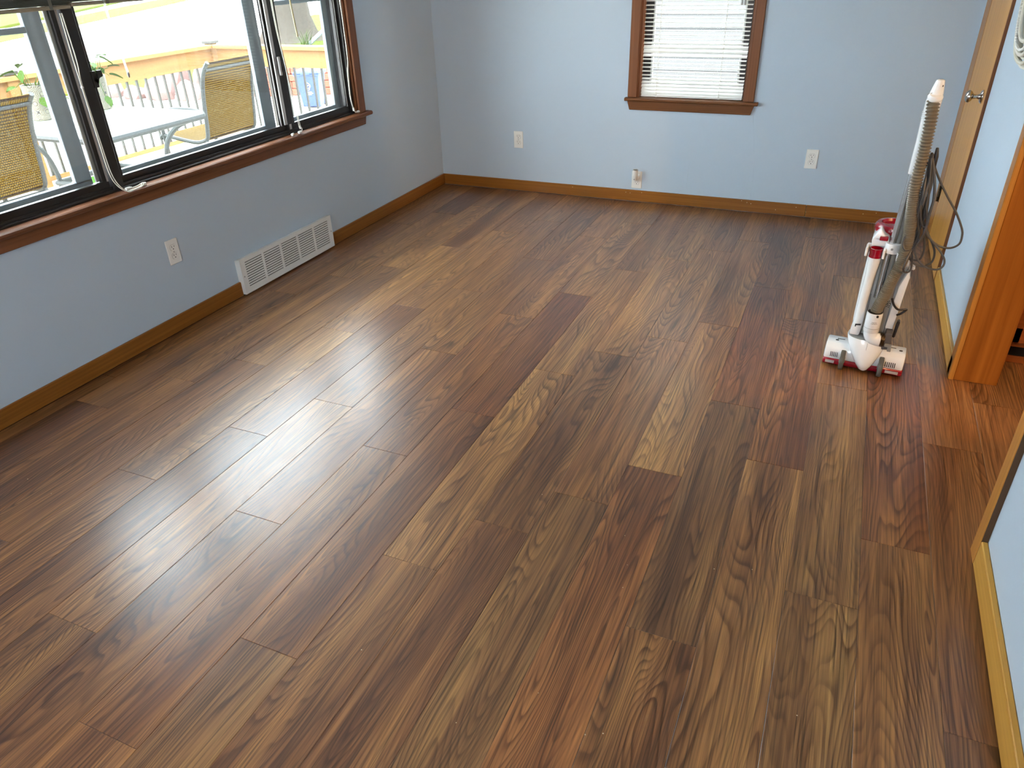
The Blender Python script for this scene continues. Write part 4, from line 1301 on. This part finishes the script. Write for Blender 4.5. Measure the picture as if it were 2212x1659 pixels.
# printed pots with trailing plants
def potted(loc, seed, label):
    rg = random.Random(seed)
    p = empty('potted_plant', loc, label, 'plant', rg.uniform(0, 1), 'printed pots on the patio table')
    MB().lathe([(0.070, 0.0), (0.076, 0.006), (0.084, 0.232), (0.086, 0.24), (0.078, 0.24), (0.076, 0.215), (0, 0.212)], (0, 0, 0), 28).build('pot', m_pot, p, smooth=True)
    MB().lathe([(0.076, 0.205), (0.07, 0.218), (0, 0.222)], (0, 0, 0), 16).build('soil', m_dark, p)
    l0 = MB()
    mid, lf, rt = [], [], []
    for k in range(6):
        t = k / 5
        w = 0.032 * math.sin(PI * min(1, t * 0.92 + 0.08)) * (1 - 0.25 * t)
        mid.append((t * 0.085, 0, 0.006 - 0.02 * t * t))
        lf.append((t * 0.085, w, 0.014 - 0.02 * t * t))
        rt.append((t * 0.085, -w, 0.014 - 0.02 * t * t))
    l0.add(lf + mid + rt, [(k, k + 1, 7 + k, 6 + k) for k in range(5)] + [(6 + k, 7 + k, 13 + k, 12 + k) for k in range(5)])
    leaf = None
    vn = MB()
    for k in range(15):
        a = 2 * PI * k / 15 + rg.uniform(-.3, .3)
        ln_ = rg.uniform(0.03, 0.10)
        droop = rg.uniform(-0.16, 0.10) if k % 2 else rg.uniform(0.03, 0.14)
        e = ((0.05 + ln_) * math.cos(a), (0.05 + ln_) * math.sin(a), 0.235 + droop)
        vn.tube(catmull([(0.03 * math.cos(a), 0.03 * math.sin(a), 0.21), (0.07 * math.cos(a), 0.07 * math.sin(a), 0.265), e], 4), 0.0025, 5)
        if leaf is None:
            leaf = l0.build('leaf', m_leaf, p, smooth=True)
            o = leaf
        else:
            o = copy_part(leaf, p)
        o.location = e
        o.rotation_euler = (rg.uniform(-.5, .5), rg.uniform(-0.3, 0.9), a)
        sc = rg.uniform(0.8, 1.25)
        o.scale = (sc, sc, sc)
    vn.build('vines', m_leaf, p, smooth=True)


potted((-2.70, -1.10, 0.541), 4, 'cream printed pot with trailing green leaves, on the near end of the patio table')
potted((-2.62, -0.66, 0.541), 9, 'cream printed pot with trailing green leaves, on the far part of the patio table')

# blue wheeled bin
bn = empty('wheelie_bin', (-8.06, 8.89, GZ), 'blue wheeled bin with white curly emblem standing beyond the deck railing', 'bin', 0.35)


def rect(w, d, z, cy=0.0):
    return [(-w, cy - d, z), (w, cy - d, z), (w, cy + d, z), (-w, cy + d, z)]


MB().loft([rect(0.19, 0.20, 0.03), rect(0.215, 0.23, 0.36), rect(0.25, 0.27, 0.66), rect(0.255, 0.275, 0.68)]).build('body', m_bin, bn, bevel=0.02, seg=2)
MB().loft([rect(0.275, 0.30, 0.655), rect(0.278, 0.302, 0.70)]).build('rim', m_bin, bn, bevel=0.01)
MB().loft([rect(0.285, 0.31, 0.70), rect(0.285, 0.31, 0.725), rect(0.24, 0.26, 0.765)]).build('lid', m_bin, bn, bevel=0.012, seg=2)
MB().box(-0.1, 0.1, -0.335, -0.30, 0.69, 0.71).build('handle', m_bin, bn, bevel=0.006)
for s in (-1, 1):
    MB().lathe([(0.08, -0.02), (0.08, 0.02)], (s * 0.19, 0.22, 0.08), 16, 'x').build('wheel', m_black, bn)
sw = MB()
pts = []
for k in range(26):
    a = k / 25 * 4.2 * PI
    r_ = 0.055 * (1 - 0.5 * k / 25)
    pts.append((0.0 + r_ * math.cos(a) + 0.01 * k / 25, -0.262 + 0.0 * k, 0.44 + r_ * 1.15 * math.sin(a) + 0.03 * math.sin(k / 4)))
sw.tube(pts, 0.006, 6)
for k, w_ in enumerate((0.08, 0.11, 0.07)):
    sw.box(-0.02, -0.02 + w_, -0.262, -0.25, 0.335 - 0.028 * k, 0.343 - 0.028 * k)
sw.build('emblem', m_white, bn)

# garden wall of blocks, stones, lilies, tree
gw = empty('garden_wall', (-11.0, 9.35, GZ), 'low garden wall of reddish blocks beyond the deck railing', 'wall', math.atan2(1.1, 2.4))
b0 = None
rg = random.Random(5)
for j in range(4):
    for k in range(9):
        if b0 is None:
            b0 = MB().box(-0.145, 0.145, -0.10, 0.10, 0.0, 0.150).build('block', m_block, gw, bevel=0.018, seg=1)
            o = b0
        else:
            o = copy_part(b0, gw)
        o.location = (0.15 + 0.30 * k + (0.15 if j % 2 else 0), 0.02 * j + rg.uniform(-.012, .012), 0.155 * j)
        o.rotation_euler = (0, 0, rg.uniform(-.04, .04))


def stone(loc, s, seed):
    rg = random.Random(seed)
    bm = bmesh.new()
    bmesh.ops.create_icosphere(bm, subdivisions=2, radius=1)
    for v in bm.verts:
        f = 1 + rg.uniform(-0.13, 0.13)
        v.co = Vector((v.co.x * s[0] * f, v.co.y * s[1] * f, max(-0.55, v.co.z) * s[2] * f))
    me = bpy.data.meshes.new('garden_stone')
    bm.to_mesh(me)
    bm.free()
    me.materials.append(m_stone)
    o = bpy.data.objects.new('garden_stone', me)
    COL.objects.link(o)
    o.location = (loc[0], loc[1], loc[2] + 0.5 * s[2])
    o.rotation_euler = (0, 0, rg.uniform(0, 3))
    return o


for k, (x, y, sx, sy, sz, lab) in enumerate((
        (-14.1, 8.7, .40, .32, .26, 'pinkish garden stone at the left end of the row beyond the balusters'),
        (-13.25, 8.75, .30, .26, .20, 'smallest pinkish garden stone, second from the left beyond the balusters'),
        (-12.45, 8.8, .38, .30, .36, 'pinkish garden stone in the middle of the row beyond the balusters'),
        (-11.65, 8.9, .30, .28, .30, 'rounded pinkish garden stone next to the reddish block wall'),
        (-12.9, 9.75, .42, .36, .56, 'tallest pinkish garden stone, at the back of the row beyond the balusters'),
        (-11.95, 9.85, .38, .34, .48, 'pinkish garden stone at the back of the row, behind the rounded one'))):
    tag(stone((x, y, GZ), (sx, sy, sz), 20 + k), lab, 'stone', 'garden stones by the lawn')


def lily(loc, h, seed, lab):
    rg = random.Random(seed)
    mb = MB()
    for k in range(46):
        a = rg.uniform(0, 2 * PI)
        L = 1.35 * h * rg.uniform(0.7, 1.2)
        sp = rg.uniform(0.25, 0.75) * h
        w = 0.018
        dx, dy = math.cos(a), math.sin(a)
        o_ = (rg.uniform(-.12, .12), rg.uniform(-.12, .12))
        vs = []
        for q in range(6):
            t = q / 5
            r_ = sp * t ** 1.5
            z = L * (t - 0.42 * t * t * t)
            ww = w * (1 - t * 0.92)
            vs += [(o_[0] + dx * r_ - dy * ww, o_[1] + dy * r_ + dx * ww, z), (o_[0] + dx * r_ + dy * ww, o_[1] + dy * r_ - dx * ww, z)]
        mb.add(vs, [(2 * q, 2 * q + 1, 2 * q + 3, 2 * q + 2) for q in range(5)])
    o = mb.build('daylily_plant', m_lily)
    o.location = loc
    return tag(o, lab, 'plant', 'leafy clumps beyond the deck')


for x, y, h, z, lab in ((-10.2, 11.0, 0.62, 0.46, 'leafy clump of long green leaves at the left end of the garden wall'),
                        (-9.0, 11.5, 0.66, 0.46, 'leafy clump of long green leaves directly behind the blue bin'),
                        (-9.9, 12.45, 0.7, 0.46, 'leafy clump of long green leaves at the back of the raised garden bed'),
                        (-11.4, 14.9, 0.9, 0.04, 'leafy clump of long green leaves on the lawn near the slanting garden pole'),
                        (-13.3, 15.6, 0.9, 0.04, 'leafy clump of long green leaves on the lawn, closest to the tree trunk')):
    lily((x, y, GZ + z), h, int(-x * 7), lab)
patch('garden_bed', [(-10.9, 9.75), (-8.6, 10.8), (-8.0, 12.9), (-10.9, 13.0)], m_bark, GZ + 0.46)
tr = empty('tree', (-17.8, 20.6, GZ), 'thick grey tree trunk with flared roots beyond the deck', 'tree')
rings = []
rg = random.Random(8)
n = 24
for z, r in ((0, 1.45), (0.15, 1.15), (0.4, 0.95), (0.9, 0.82), (1.8, 0.74), (3.2, 0.70), (5.0, 0.66), (7.0, 0.6)):
    rings.append([(r * (1 + (0.16 if z < .5 else .04) * math.sin(5 * a + z) + 0.03 * math.sin(11 * a + 3 * z)) * math.cos(a), r * (1 + (0.16 if z < .5 else .04) * math.sin(5 * a + z) + .03 * math.sin(11 * a + 3 * z)) * math.sin(a), z) for a in [2 * PI * k / n for k in range(n)]])
MB().loft(rings).build('trunk', m_bark, tr, smooth=True)
MB().tube([(0, 0, 5.6), (1.2, 0.8, 7.5), (2.6, 1.6, 9.0)], [0.4, 0.28, 0.15], 10).build('branch', m_bark, tr, smooth=True)
MB().tube([(0, 0, 6.2), (-1.0, -0.6, 8.2), (-1.8, -1.6, 10.0)], [0.42, 0.3, 0.15], 10).build('branch', m_bark, tr, smooth=True)
pl = empty('garden_pole', (-15.6, 18.4, GZ), 'grey garden pole with white tip slanting among the green leaves', 'pole')
MB().tube([(0, 0, 0.0), (0.9, 1.5, 1.15)], 0.07, 10).build('shaft', m_storm, pl, smooth=True)
MB().tube([(0.9, 1.5, 1.15), (1.15, 1.92, 1.47)], 0.09, 10).build('tip', m_white, pl, smooth=True)
# neighbouring house seen through the small window
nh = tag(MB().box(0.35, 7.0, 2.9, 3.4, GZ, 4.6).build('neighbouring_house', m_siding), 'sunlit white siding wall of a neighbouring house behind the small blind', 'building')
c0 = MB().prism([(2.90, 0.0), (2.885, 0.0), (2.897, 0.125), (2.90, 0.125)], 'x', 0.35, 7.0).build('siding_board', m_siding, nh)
for k in range(46):
    o = c0 if k == 0 else copy_part(c0, nh)
    o.location = (0, 0, GZ + 0.125 * k)
